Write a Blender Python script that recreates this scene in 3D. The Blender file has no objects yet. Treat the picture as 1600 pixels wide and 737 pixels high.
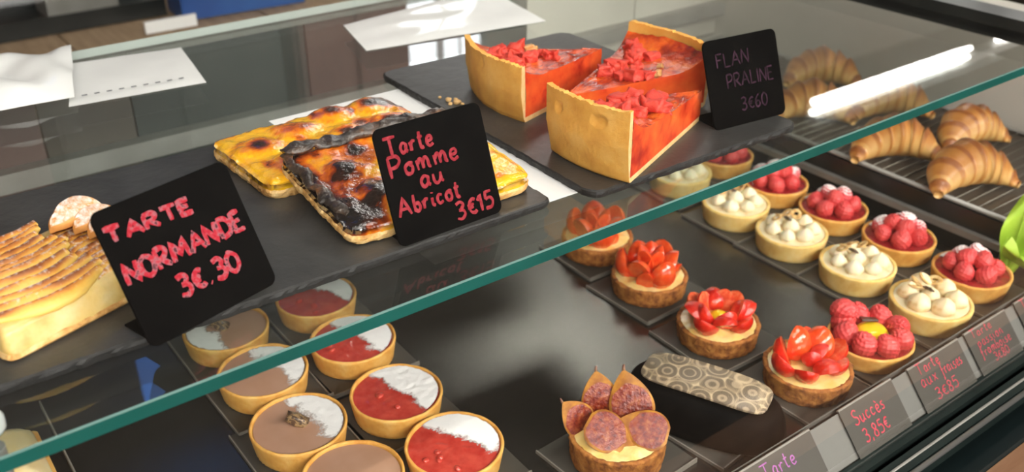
import bpy, bmesh, math, random
from mathutils import Vector, Matrix, noise as mn
random.seed(7)
scene = bpy.context.scene
COL = scene.collection

# ------------------------------------------------------------------ camera
CAM_H = 0.50
FPX, PITCH, YAW = 1505.0, math.atan(838 / 1505.0), math.radians(53.2)
fh = Vector((math.cos(YAW), math.sin(YAW), 0)); RIGHT = Vector((math.sin(YAW), -math.cos(YAW), 0))
FW = fh * math.cos(PITCH) + Vector((0, 0, -math.sin(PITCH))); UP = RIGHT.cross(FW)
cam = bpy.data.cameras.new('camera'); cam.sensor_width = 36.0; cam.lens = FPX / 1600 * 36
cam.clip_start = 0.01; cam.clip_end = 50
cam.dof.use_dof = True; cam.dof.focus_distance = 0.64; cam.dof.aperture_fstop = 8.0
co = bpy.data.objects.new('camera', cam); COL.objects.link(co)
m = Matrix((RIGHT, UP, -FW)).transposed().to_4x4(); m.translation = (0, 0, CAM_H)
co.matrix_world = m; scene.camera = co

# ------------------------------------------------------------------ world, exposure
w = bpy.data.worlds.new('world'); scene.world = w; w.use_nodes = True
w.node_tree.nodes['Background'].inputs[0].default_value = (1.0, 0.94, 0.86, 1)
w.node_tree.nodes['Background'].inputs[1].default_value = 0.12
vs = scene.view_settings
vs.view_transform = 'Standard'; vs.look = 'None'; vs.gamma = 1.0; vs.use_curve_mapping = False
vs.exposure = 0.0
E_FILL = 7.0
E_FRONT, E_REAR, E_CEIL_FILL, E_CEIL_BACK, E_WIN = 50.0, 24.0, 34.0, 22.0, 6.0

# ------------------------------------------------------------------ materials
MATS = {}
def nodes_of(name):
    mt = bpy.data.materials.new(name); mt.use_nodes = True
    nt = mt.node_tree; nt.nodes.clear()
    out = nt.nodes.new('ShaderNodeOutputMaterial')
    MATS[name] = mt
    return mt, nt, out
def ramp(nt, stops):
    r = nt.nodes.new('ShaderNodeValToRGB'); e = r.color_ramp.elements
    while len(e) < len(stops): e.new(0.5)
    for i, (p, c) in enumerate(stops):
        e[i].position = p; e[i].color = (*c, 1)
    return r
def noise_node(nt, scale, detail=4, vec=None, rough=.55):
    n = nt.nodes.new('ShaderNodeTexNoise'); n.inputs['Scale'].default_value = scale
    n.inputs['Detail'].default_value = detail; n.inputs['Roughness'].default_value = rough
    if vec is not None: nt.links.new(vec, n.inputs['Vector'])
    return n
def M(name, col, col2=None, scale=60, rough=.5, metal=0, bump=0, bscale=None, coat=0, sss=0, spec=.5,
      lo=.35, hi=.65, attr=None, stops=None, mixn=.35, dust=None, emit=0, coat_r=.06, stretch=None, rvar=0, ssr=.004):
    mt, nt, out = nodes_of(name); L = nt.links.new
    b = nt.nodes.new('ShaderNodeBsdfPrincipled'); L(b.outputs[0], out.inputs[0])
    tc = nt.nodes.new('ShaderNodeTexCoord'); vec = tc.outputs['Object']
    if stretch:
        mp = nt.nodes.new('ShaderNodeMapping'); mp.inputs['Scale'].default_value = stretch; L(vec, mp.inputs[0]); vec = mp.outputs[0]
    b.inputs['Roughness'].default_value = rough; b.inputs['Metallic'].default_value = metal
    b.inputs['Specular IOR Level'].default_value = spec
    b.inputs['Coat Weight'].default_value = coat; b.inputs['Coat Roughness'].default_value = coat_r
    if sss:
        b.inputs['Subsurface Weight'].default_value = sss; b.inputs['Subsurface Radius'].default_value = (1, .5, .25)
        b.inputs['Subsurface Scale'].default_value = ssr
    csock = None
    if attr or stops or col2:
        n = noise_node(nt, scale, 5, vec)
        if stops is None: stops = [(lo, col), (hi, col2 or col)]
        r = ramp(nt, stops)
        if attr:
            a = nt.nodes.new('ShaderNodeAttribute'); a.attribute_name = attr
            s = nt.nodes.new('ShaderNodeMath'); s.operation = 'SUBTRACT'; L(n.outputs[0], s.inputs[0]); s.inputs[1].default_value = .5
            k = nt.nodes.new('ShaderNodeMath'); k.operation = 'MULTIPLY_ADD'; L(s.outputs[0], k.inputs[0])
            k.inputs[1].default_value = mixn * 2; L(a.outputs['Fac'], k.inputs[2]); L(k.outputs[0], r.inputs[0])
        else: L(n.outputs[0], r.inputs[0])
        csock = r.outputs[0]
    if dust:      # icing sugar lying on faces that look up: (amount, scale)
        g = nt.nodes.new('ShaderNodeNewGeometry'); sx = nt.nodes.new('ShaderNodeSeparateXYZ'); L(g.outputs['Normal'], sx.inputs[0])
        n2 = noise_node(nt, dust[1], 6, vec, .7)
        ad = nt.nodes.new('ShaderNodeMath'); ad.operation = 'MULTIPLY_ADD'; L(n2.outputs[0], ad.inputs[0]); ad.inputs[1].default_value = 1.6; L(sx.outputs[2], ad.inputs[2])
        mr = nt.nodes.new('ShaderNodeMapRange'); L(ad.outputs[0], mr.inputs[0])
        mr.inputs[1].default_value = dust[0]; mr.inputs[2].default_value = dust[0] + .45; mr.inputs[3].default_value = 0; mr.inputs[4].default_value = .9
        mx = nt.nodes.new('ShaderNodeMixRGB'); L(mr.outputs[0], mx.inputs[0])
        if csock: L(csock, mx.inputs[1])
        else: mx.inputs[1].default_value = (*col, 1)
        mx.inputs[2].default_value = (.86, .83, .82, 1); csock = mx.outputs[0]
    if csock: L(csock, b.inputs['Base Color'])
    else: b.inputs['Base Color'].default_value = (*col, 1)
    if rvar:
        n4 = noise_node(nt, 9, 4, vec); mr = nt.nodes.new('ShaderNodeMapRange'); L(n4.outputs[0], mr.inputs[0])
        mr.inputs[3].default_value = max(.02, rough - rvar); mr.inputs[4].default_value = rough + rvar; L(mr.outputs[0], b.inputs['Roughness'])
    if bump:
        n3 = noise_node(nt, bscale or scale * 3, 5, vec)
        bp = nt.nodes.new('ShaderNodeBump'); bp.inputs['Strength'].default_value = bump; bp.inputs['Distance'].default_value = .002
        L(n3.outputs[0], bp.inputs['Height']); L(bp.outputs[0], b.inputs['Normal'])
        if coat: L(bp.outputs[0], b.inputs['Coat Normal'])
    if emit:
        b.inputs['Emission Color'].default_value = (*col, 1); b.inputs['Emission Strength'].default_value = emit
    return mt
def glass_mat(name, tint, haze=.02, ior=1.46):
    """flat pane: straight-through transmission plus true Fresnel reflection on both faces, faint smears"""
    mt, nt, out = nodes_of(name); L = nt.links.new
    g = nt.nodes.new('ShaderNodeNewGeometry')
    mi = nt.nodes.new('ShaderNodeMapRange'); L(g.outputs['Backfacing'], mi.inputs[0])
    mi.inputs[3].default_value = ior; mi.inputs[4].default_value = 1 / ior
    fr = nt.nodes.new('ShaderNodeFresnel'); L(mi.outputs[0], fr.inputs['IOR'])
    t = nt.nodes.new('ShaderNodeBsdfTransparent'); t.inputs[0].default_value = (*tint, 1)
    gl = nt.nodes.new('ShaderNodeBsdfGlossy'); gl.inputs['Roughness'].default_value = .015; gl.inputs[0].default_value = (1, 1, 1, 1)
    mx = nt.nodes.new('ShaderNodeMixShader'); L(fr.outputs[0], mx.inputs[0]); L(t.outputs[0], mx.inputs[1]); L(gl.outputs[0], mx.inputs[2])
    d = nt.nodes.new('ShaderNodeBsdfDiffuse'); d.inputs[0].default_value = (.75, .78, .76, 1)
    tc = nt.nodes.new('ShaderNodeTexCoord'); n = noise_node(nt, 7, 6, tc.outputs['Object'], .65)
    mr = nt.nodes.new('ShaderNodeMapRange'); L(n.outputs[0], mr.inputs[0]); mr.inputs[1].default_value = .35; mr.inputs[2].default_value = .75
    mr.inputs[3].default_value = haze * .3; mr.inputs[4].default_value = haze * 1.6
    m2 = nt.nodes.new('ShaderNodeMixShader'); L(mr.outputs[0], m2.inputs[0]); L(mx.outputs[0], m2.inputs[1]); L(d.outputs[0], m2.inputs[2])
    L(m2.outputs[0], out.inputs[0])
    return mt
def emit_mat(name, col, s):
    mt, nt, out = nodes_of(name); e = nt.nodes.new('ShaderNodeEmission'); e.inputs[0].default_value = (*col, 1); e.inputs[1].default_value = s
    nt.links.new(e.outputs[0], out.inputs[0]); return mt

glass_mat('shelf_glass', (.945, .975, .962), .007)
glass_mat('front_glass', (.985, .99, .985), .0015)
M('glass_edge', (.003, .055, .046), (.005, .075, .063), 12, rough=.35, spec=.2)
M('glass_bevel', (.09, .17, .155), rough=.3)
M('glass_rear_edge', (.55, .60, .57), rough=.3)
M('steel_deck', (.085, .079, .070), (.10, .092, .082), 5, rough=.27, metal=.85)
M('tray_wire', (.16, .145, .12), rough=.4, metal=.7)
M('steel', (.42, .41, .39), rough=.3, metal=.9)
M('dull_steel', (.30, .29, .27), (.24, .23, .21), 20, rough=.45, metal=.4)
M('black_frame', (.008, .010, .010), (.014, .016, .015), 20, rough=.3)
M('green_black', (.009, .014, .013), (.014, .021, .019), 25, rough=.3, spec=.3)
M('teal_black', (.005, .011, .012), rough=.5, spec=.15)
M('slate', (.026, .026, .025), (.042, .042, .040), 34, rough=.42, bump=.35, bscale=70, rvar=.1)
M('slate_edge', (.008, .008, .008), (.014, .014, .014), 90, rough=.6, bump=.6, bscale=160)
M('sign_black', (.0022, .0022, .0024), (.0034, .0034, .0034), 40, rough=.5, spec=.0)
M('sign_foot', (.05, .05, .05), rough=.3)
M('ink_red', (.72, .035, .045), stops=[(.30, (.24, .007, .018)), (.46, (.34, .020, .032)), (.58, (.30, .09, .11)), (.66, (.06, .02, .025))], scale=330, rough=.7, spec=.05)
M('ink_rose', (.74, .10, .13), stops=[(.35, (.19, .010, .018)), (.65, (.28, .036, .046))], scale=300, rough=.7, spec=.05)
M('ink_pink', (.50, .085, .11), (.42, .05, .07), 200, rough=.7, spec=.05)
M('ink_purple', (.28, .07, .28), (.36, .12, .34), 200, rough=.6)
M('ink_faint', (.046, .021, .036), (.016, .009, .013), 150, rough=.7, spec=.0)
M('card', (.048, .044, .037), (.060, .055, .046), 25, rough=.5)
M('card_edge', (.20, .185, .16), rough=.45)
M('price_card', (.036, .030, .021), (.045, .038, .028), 20, rough=.5)
M('price_rail', (.13, .125, .112), (.11, .107, .096), 20, rough=.45)
M('paper', (.84, .85, .84), (.78, .79, .78), 20, rough=.6, coat=.5, coat_r=.05)
M('white_paper', (.80, .81, .80), (.74, .75, .75), 14, rough=.5)
M('print_grey', (.12, .13, .14), rough=.7)
M('shell_gold', (.64, .30, .055), stops=[(.3, (.62, .27, .045)), (.5, (.78, .40, .085)), (.7, (.84, .52, .16))], scale=70, rough=.6, bump=.25, bscale=300, sss=.12)
M('shell_pale', (.72, .46, .17), stops=[(.3, (.74, .43, .10)), (.5, (.84, .58, .19)), (.7, (.87, .66, .28))], scale=70, rough=.6, bump=.25, bscale=300, sss=.12)
M('shell_brown', (.42, .17, .035), stops=[(.3, (.16, .045, .008)), (.5, (.40, .14, .025)), (.7, (.56, .24, .05))], scale=150, rough=.75, bump=.9, bscale=350)
M('milk_choc', (.44, .245, .155), (.48, .28, .19), 40, rough=.38, spec=.4)
M('red_jelly', (.46, .035, .025), (.60, .075, .05), 90, rough=.16, coat=.6, bump=.35, bscale=160, sss=.1)
M('raspberry_jam', (.20, .008, .012), (.33, .02, .02), 120, rough=.15, coat=.6, bump=.5, bscale=200)
M('pastry_cream', (.82, .55, .14), (.86, .68, .30), 70, rough=.14, coat=.7, bump=.6, bscale=130, sss=.15)
M('meringue', (.86, .76, .52), (.88, .80, .60), 80, rough=.4, sss=.2)
M('meringue_toast', (.80, .60, .30), stops=[(.35, (.86, .76, .52)), (.62, (.82, .64, .36)), (.75, (.60, .34, .11))], scale=90, rough=.55, sss=.15)
M('almond', (.70, .42, .14), stops=[(.35, (.50, .23, .05)), (.6, (.78, .55, .24))], scale=150, rough=.5)
M('dark_choc', (.055, .028, .018), (.09, .05, .03), 100, rough=.3)
M('gold_choc', (.08, .045, .028), stops=[(.42, (.055, .03, .02)), (.5, (.40, .26, .12)), (.56, (.09, .05, .03))], scale=220, rough=.35)
M('strawberry', (.66, .018, .008), stops=[(.3, (.50, .010, .006)), (.55, (.72, .028, .010)), (.75, (.80, .09, .02))], scale=110, rough=.18, coat=.7, bump=.35, bscale=420, sss=.12)
M('strawberry_flesh', (.76, .07, .02), stops=[(.3, (.62, .028, .012)), (.5, (.78, .09, .03)), (.72, (.86, .30, .14))], scale=130, rough=.15, coat=.7, sss=.12)
M('strawberry_bright', (.80, .07, .015), stops=[(.3, (.72, .035, .008)), (.55, (.84, .10, .02)), (.75, (.90, .26, .08))], scale=100, rough=.15, coat=.8, sss=.15, bump=.2, bscale=300)
M('raspberry', (.58, .035, .04), (.72, .085, .08), 120, rough=.42, coat=.1)
M('raspberry_dusted', (.60, .06, .075), (.70, .11, .12), 120, rough=.6, dust=(1.15, 170))
M('yellow_curd', (.86, .58, .015), (.90, .66, .04), 60, rough=.1, coat=.8, sss=.15)
M('fig_skin', (.12, .035, .04), (.38, .20, .04), 60, rough=.3, coat=.4)
M('fig_rim', (.22, .07, .015), (.46, .20, .025), 120, rough=.4, spec=.25)
M('fig_flesh', (.24, .03, .012), stops=[(.32, (.09, .006, .004)), (.5, (.22, .025, .010)), (.72, (.36, .10, .03))], scale=300, rough=.15, coat=.8, spec=.3, bump=.5, bscale=500)
M('black_cake', (.0020, .0020, .0022), (.003, .003, .003), 60, rough=.5, spec=.03)
M('flan_crust', (.60, .28, .055), stops=[(.28, (.62, .28, .045)), (.5, (.74, .375, .070)), (.72, (.80, .46, .12))], scale=45, rough=.62, bump=.3, bscale=330, sss=.08)
M('flan_crumb', (.66, .40, .15), (.74, .50, .23), 200, rough=.8, bump=.5, bscale=400)
M('flan_filling', (.62, .055, .012), stops=[(.30, (.40, .022, .010)), (.44, (.66, .070, .018)), (.60, (.76, .120, .025)), (.8, (.82, .21, .04))], scale=38, rough=.22, coat=.35, sss=.18, bump=.2, bscale=110)
M('flan_glaze', (.60, .07, .012), stops=[(.30, (.12, .012, .006)), (.44, (.36, .032, .008)), (.56, (.60, .085, .012)), (.75, (.78, .20, .03))], scale=45, rough=.16, coat=.7, coat_r=.04, bump=1.0, bscale=150, spec=.3, sss=.1)
M('praline', (.56, .026, .016), (.70, .070, .040), 160, rough=.5, bump=.5, bscale=500, sss=.12)
M('nut', (.74, .45, .20), (.62, .30, .10), 150, rough=.45, bump=.3)
APS = [(.0, (.86, .50, .012)), (.22, (.85, .38, .008)), (.42, (.66, .14, .006)), (.60, (.24, .035, .006)), (.78, (.035, .010, .006)), (1.0, (.010, .008, .007))]
M('apricot_top', (.8, .4, .02), stops=APS, attr='char', scale=75, mixn=.30, rough=.1, coat=1.0, coat_r=.04, bump=.8, bscale=120, sss=.08)
M('char_crust', (.04, .03, .025), stops=[(.3, (.008, .006, .005)), (.46, (.022, .015, .011)), (.60, (.060, .036, .024)), (.72, (.17, .065, .02))], scale=80, rough=.35, coat=.8, bump=.9, bscale=170)
M('puff_base', (.62, .34, .10), stops=[(.3, (.36, .15, .03)), (.5, (.64, .36, .11)), (.7, (.78, .56, .26))], scale=120, rough=.7, bump=.8, bscale=330)
M('custard', (.80, .58, .24), stops=[(.3, (.46, .27, .06)), (.5, (.64, .45, .15)), (.72, (.70, .55, .26))], scale=55, rough=.35, bump=.5, bscale=90, sss=.2, coat=.2)
M('apple', (.80, .52, .12), stops=[(.0, (.72, .47, .11)), (.25, (.68, .36, .05)), (.5, (.46, .16, .018)), (.8, (.20, .05, .008))], attr='char', scale=80, mixn=.3, rough=.4, bump=.35, bscale=200, sss=.15, dust=(1.72, 330))
M('apple_dusted', (.70, .34, .09), (.52, .20, .04), 90, rough=.6, dust=(1.55, 260))
M('croissant', (.55, .25, .06), stops=[(.2, (.58, .34, .11)), (.48, (.46, .19, .04)), (.75, (.26, .08, .015))], attr='char', scale=40, mixn=.35, rough=.42, coat=.15, bump=.3, bscale=120)
M('leaf', (.30, .50, .03), (.42, .62, .06), 30, rough=.45)
M('led', (1, .96, .9), emit=E_REAR)
emit_mat('led_front', (1, .955, .885), E_FRONT)
emit_mat('led_rear', (1, .97, .92), E_REAR)
emit_mat('ceil_fill', (1, .955, .88), E_CEIL_FILL)
emit_mat('ceil_panel_back', (1, .965, .91), E_CEIL_BACK)
emit_mat('fill_panel_light', (1, .965, .92), E_FILL)
emit_mat('window_light', (.93, .97, 1), E_WIN)
M('housing', (.5, .5, .48), rough=.4)
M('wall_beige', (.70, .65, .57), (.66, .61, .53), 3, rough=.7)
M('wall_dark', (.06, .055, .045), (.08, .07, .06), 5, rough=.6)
M('ceiling_white', (.30, .28, .25), rough=.8)
M('wood_floor', (.024, .016, .011), (.035, .024, .016), 8, rough=.85, spec=.05, stretch=(1, 8, 1))
M('ledge_wood', (.15, .075, .040), (.20, .108, .062), 9, rough=.6, spec=.1, stretch=(1, 9, 1))
M('wood_brown', (.27, .18, .105), (.36, .25, .15), 14, rough=.55, stretch=(8, 1, 8))
M('wood_red', (.13, .06, .045), (.17, .08, .06), 12, rough=.5, stretch=(6, 6, 1))
M('dark_green_panel', (.028, .034, .030), (.04, .045, .04), 6, rough=.4)
M('rear_brown', (.060, .048, .036), (.085, .07, .055), 8, rough=.4)
M('rear_red', (.075, .045, .038), (.10, .065, .055), 6, rough=.4)
M('rear_light', (.58, .54, .48), (.50, .47, .41), 5, rough=.45)
M('blue_plastic', (.02, .07, .26), (.03, .10, .32), 10, rough=.35)
M('blue_emitter', (.06, .20, .62), rough=.4, emit=3.5)
M('shelf_knob', (.40, .44, .43), rough=.1, coat=.6)
M('cream_pie', (.80, .60, .25), (.86, .72, .42), 40, rough=.35, sss=.15)

# printed chocolate plate: rounded cells with fine engraving
def plate_mat():
    mt, nt, out = nodes_of('printed_plate'); L = nt.links.new
    b = nt.nodes.new('ShaderNodeBsdfPrincipled'); L(b.outputs[0], out.inputs[0]); b.inputs['Roughness'].default_value = .35
    tc = nt.nodes.new('ShaderNodeTexCoord')
    mp = nt.nodes.new('ShaderNodeMapping'); L(tc.outputs['Object'], mp.inputs[0]); mp.inputs['Scale'].default_value = (58, 58, 0)
    v = nt.nodes.new('ShaderNodeTexVoronoi'); v.feature = 'DISTANCE_TO_EDGE'; v.inputs['Scale'].default_value = 1; v.inputs['Randomness'].default_value = .55
    L(mp.outputs[0], v.inputs['Vector'])
    v1 = nt.nodes.new('ShaderNodeTexVoronoi'); v1.inputs['Scale'].default_value = 1; v1.inputs['Randomness'].default_value = .55; L(mp.outputs[0], v1.inputs['Vector'])
    wv = nt.nodes.new('ShaderNodeTexWave'); wv.inputs['Scale'].default_value = 330; wv.inputs['Distortion'].default_value = 6; L(tc.outputs['Object'], wv.inputs['Vector'])
    rings = nt.nodes.new('ShaderNodeMath'); rings.operation = 'SINE'
    k = nt.nodes.new('ShaderNodeMath'); k.operation = 'MULTIPLY'; k.inputs[1].default_value = 26; L(v1.outputs['Distance'], k.inputs[0]); L(k.outputs[0], rings.inputs[0])
    r1 = ramp(nt, [(.02, (.44, .33, .20)), (.10, (.12, .085, .055))]); L(v.outputs['Distance'], r1.inputs[0])
    r2 = ramp(nt, [(.35, (.07, .05, .035)), (.62, (.36, .29, .20))]); L(wv.outputs[0], r2.inputs[0])
    r3 = ramp(nt, [(.3, (.0, .0, .0)), (.9, (.22, .17, .11))]); L(rings.outputs[0], r3.inputs[0])
    a = nt.nodes.new('ShaderNodeMixRGB'); a.blend_type = 'MIX'; a.inputs[0].default_value = .45; L(r1.outputs[0], a.inputs[1]); L(r2.outputs[0], a.inputs[2])
    c = nt.nodes.new('ShaderNodeMixRGB'); c.blend_type = 'ADD'; c.inputs[0].default_value = 1; L(a.outputs[0], c.inputs[1]); L(r3.outputs[0], c.inputs[2])
    L(c.outputs[0], b.inputs['Base Color'])
plate_mat()
# icing sugar with a ragged, speckled border (attribute 'edge' fades 1 -> 0)
def sugar_mat():
    mt, nt, out = nodes_of('icing_sugar'); L = nt.links.new
    d = nt.nodes.new('ShaderNodeBsdfPrincipled'); d.inputs['Roughness'].default_value = .9; d.inputs['Base Color'].default_value = (.88, .87, .86, 1)
    t = nt.nodes.new('ShaderNodeBsdfTransparent'); tc = nt.nodes.new('ShaderNodeTexCoord')
    n = noise_node(nt, 330, 5, tc.outputs['Object'], .7); n2 = noise_node(nt, 90, 3, tc.outputs['Object'])
    a = nt.nodes.new('ShaderNodeAttribute'); a.attribute_name = 'edge'
    s = nt.nodes.new('ShaderNodeMath'); s.operation = 'ADD'; L(n.outputs[0], s.inputs[0]); L(n2.outputs[0], s.inputs[1])
    s2 = nt.nodes.new('ShaderNodeMath'); s2.operation = 'MULTIPLY_ADD'; L(a.outputs['Fac'], s2.inputs[0]); s2.inputs[1].default_value = 1.5; L(s.outputs[0], s2.inputs[2])
    mr = nt.nodes.new('ShaderNodeMapRange'); L(s2.outputs[0], mr.inputs[0]); mr.inputs[1].default_value = 1.35; mr.inputs[2].default_value = 1.75
    mx = nt.nodes.new('ShaderNodeMixShader'); L(mr.outputs[0], mx.inputs[0]); L(t.outputs[0], mx.inputs[1]); L(d.outputs[0], mx.inputs[2])
    bp = nt.nodes.new('ShaderNodeBump'); bp.inputs['Strength'].default_value = .5; bp.inputs['Distance'].default_value = .001; L(n.outputs[0], bp.inputs['Height']); L(bp.outputs[0], d.inputs['Normal'])
    L(mx.outputs[0], out.inputs[0])
sugar_mat()

# ------------------------------------------------------------------ mesh helpers
class MB:
    def __init__(s): s.v = []; s.f = []; s.mi = []; s.at = {}
    def add(s, vs, fs, mi=0):
        o = len(s.v); s.v += [tuple(q) for q in vs]
        for f in fs: s.f.append(tuple(i + o for i in f)); s.mi.append(mi)
        return o
    def box(s, x0, x1, y0, y1, z0, z1, mi=0):
        s.add([(x0, y0, z0), (x1, y0, z0), (x1, y1, z0), (x0, y1, z0), (x0, y0, z1), (x1, y0, z1), (x1, y1, z1), (x0, y1, z1)],
              [(3, 2, 1, 0), (4, 5, 6, 7), (0, 1, 5, 4), (1, 2, 6, 5), (2, 3, 7, 6), (3, 0, 4, 7)], mi); return s
    def lathe(s, prof, n=48, mi=0, fn=None):
        vs, fs = [], []; k = len(prof)
        for j in range(n):
            a = 2 * math.pi * j / n
            for r, z in prof:
                p = Vector((r * math.cos(a), r * math.sin(a), z))
                if fn: p = fn(p, a)
                vs.append(p)
        for j in range(n):
            j2 = (j + 1) % n
            for i in range(k - 1): fs.append((j * k + i, j2 * k + i, j2 * k + i + 1, j * k + i + 1))
        s.add(vs, fs, mi); return s
    def tube(s, pts, rad, n=10, mi=0, caps=True, flat=1.0, nrm=None):
        pts = [Vector(p) for p in pts]; k = len(pts); vs, fs = [], []
        for i, p in enumerate(pts):
            t = (pts[min(i + 1, k - 1)] - pts[max(i - 1, 0)]).normalized()
            u = Vector(nrm) if nrm else (Vector((0, 0, 1)) if abs(t.z) < .9 else Vector((1, 0, 0)))
            b = t.cross(u).normalized(); u = b.cross(t)
            r = rad[i] if isinstance(rad, (list, tuple)) else rad
            for j in range(n):
                a = 2 * math.pi * j / n
                vs.append(p + b * r * math.cos(a) + u * r * flat * math.sin(a))
        for i in range(k - 1):
            for j in range(n): fs.append((i * n + j, i * n + (j + 1) % n, (i + 1) * n + (j + 1) % n, (i + 1) * n + j))
        if caps: fs.append(tuple(range(n - 1, -1, -1))); fs.append(tuple((k - 1) * n + j for j in range(n)))
        s.add(vs, fs, mi); return s
    def prism(s, outline, z0, z1, ch=0, mi=0, mi_side=None):
        """outline: ccw (x, y) list; ch: chamfer of the top rim"""
        n = len(outline); ms = mi if mi_side is None else mi_side
        c = Vector((sum(p[0] for p in outline) / n, sum(p[1] for p in outline) / n))
        def inset(p, d):
            q = Vector(p[:2]) - c; L = q.length
            return c + q * max(0, (L - d) / L)
        rows = [[(p[0], p[1], z0) for p in outline], [(p[0], p[1], z1 - ch) for p in outline]]
        if ch: rows.append([(*inset(p, ch), z1) for p in outline])
        vs = [q for r in rows for q in r]; fs = [tuple(range(n - 1, -1, -1))]; o = len(s.v)
        s.add(vs, fs, ms)
        for k in range(len(rows) - 1):
            for j in range(n):
                s.f.append(tuple(o + i for i in (k * n + j, k * n + (j + 1) % n, (k + 1) * n + (j + 1) % n, (k + 1) * n + j))); s.mi.append(ms)
        s.f.append(tuple(o + (len(rows) - 1) * n + j for j in range(n))); s.mi.append(mi)
        return s
    def build(s, name, mats, parent=None, smooth=False, loc=(0, 0, 0), rot=(0, 0, 0), scale=(1, 1, 1)):
        me = bpy.data.meshes.new(name); me.from_pydata(s.v, [], s.f)
        for q in (mats if isinstance(mats, (list, tuple)) else [mats]): me.materials.append(MATS[q])
        if max(s.mi or [0]): me.polygons.foreach_set('material_index', s.mi)
        if smooth: me.polygons.foreach_set('use_smooth', [True] * len(me.polygons))
        for k, vals in s.at.items():
            a = me.attributes.new(k, 'FLOAT', 'POINT'); a.data.foreach_set('value', vals)
        me.update()
        return link(name, me, parent, loc, rot, scale)
def link(name, me, parent=None, loc=(0, 0, 0), rot=(0, 0, 0), scale=(1, 1, 1)):
    o = bpy.data.objects.new(name, me); COL.objects.link(o)
    o.location = loc; o.rotation_euler = rot; o.scale = scale
    if parent: o.parent = parent
    return o
def tag(o, label=None, cat=None, group=None, kind=None):
    if label: o['label'] = label
    if cat: o['category'] = cat
    if group: o['group'] = group
    if kind: o['kind'] = kind
    return o
def thing(name, label, cat, loc=(0, 0, 0), rz=0, group=None, rot=None):
    o = bpy.data.objects.new(name, None); COL.objects.link(o); o.empty_display_size = .01
    o.location = loc; o.rotation_euler = rot or (0, 0, rz)
    return tag(o, label, cat, group)
def weighted(o, ang=40):
    """auto-smooth by angle without operators"""
    bm = bmesh.new(); bm.from_mesh(o.data)
    for f in bm.faces: f.smooth = True
    for e in bm.edges:
        if len(e.link_faces) == 2 and e.calc_face_angle(0) > math.radians(ang): e.smooth = False
    bm.to_mesh(o.data); bm.free(); return o
def rrect(x0, x1, y0, y1, r, n=6):
    pts = []
    for cx, cy, a0 in ((x1 - r, y0 + r, -90), (x1 - r, y1 - r, 0), (x0 + r, y1 - r, 90), (x0 + r, y0 + r, 180)):
        for i in range(n + 1):
            a = math.radians(a0 + 90 * i / n); pts.append((cx + r * math.cos(a), cy + r * math.sin(a)))
    return pts
def nz(x, y, z, s=1.0): return mn.noise(Vector((x * s, y * s, z * s)))
def spline(pts, n=8):
    P = [Vector(p) for p in pts]
    if len(P) < 3: return P
    out = []
    for i in range(len(P) - 1):
        a, b, c, d = P[max(i - 1, 0)], P[i], P[i + 1], P[min(i + 2, len(P) - 1)]
        for k in range(n):
            t = k / n
            out.append(.5 * ((2 * b) + (c - a) * t + (2 * a - 5 * b + 4 * c - d) * t * t + (3 * b - a - 3 * c + d) * t ** 3))
    out.append(P[-1]); return out

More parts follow.
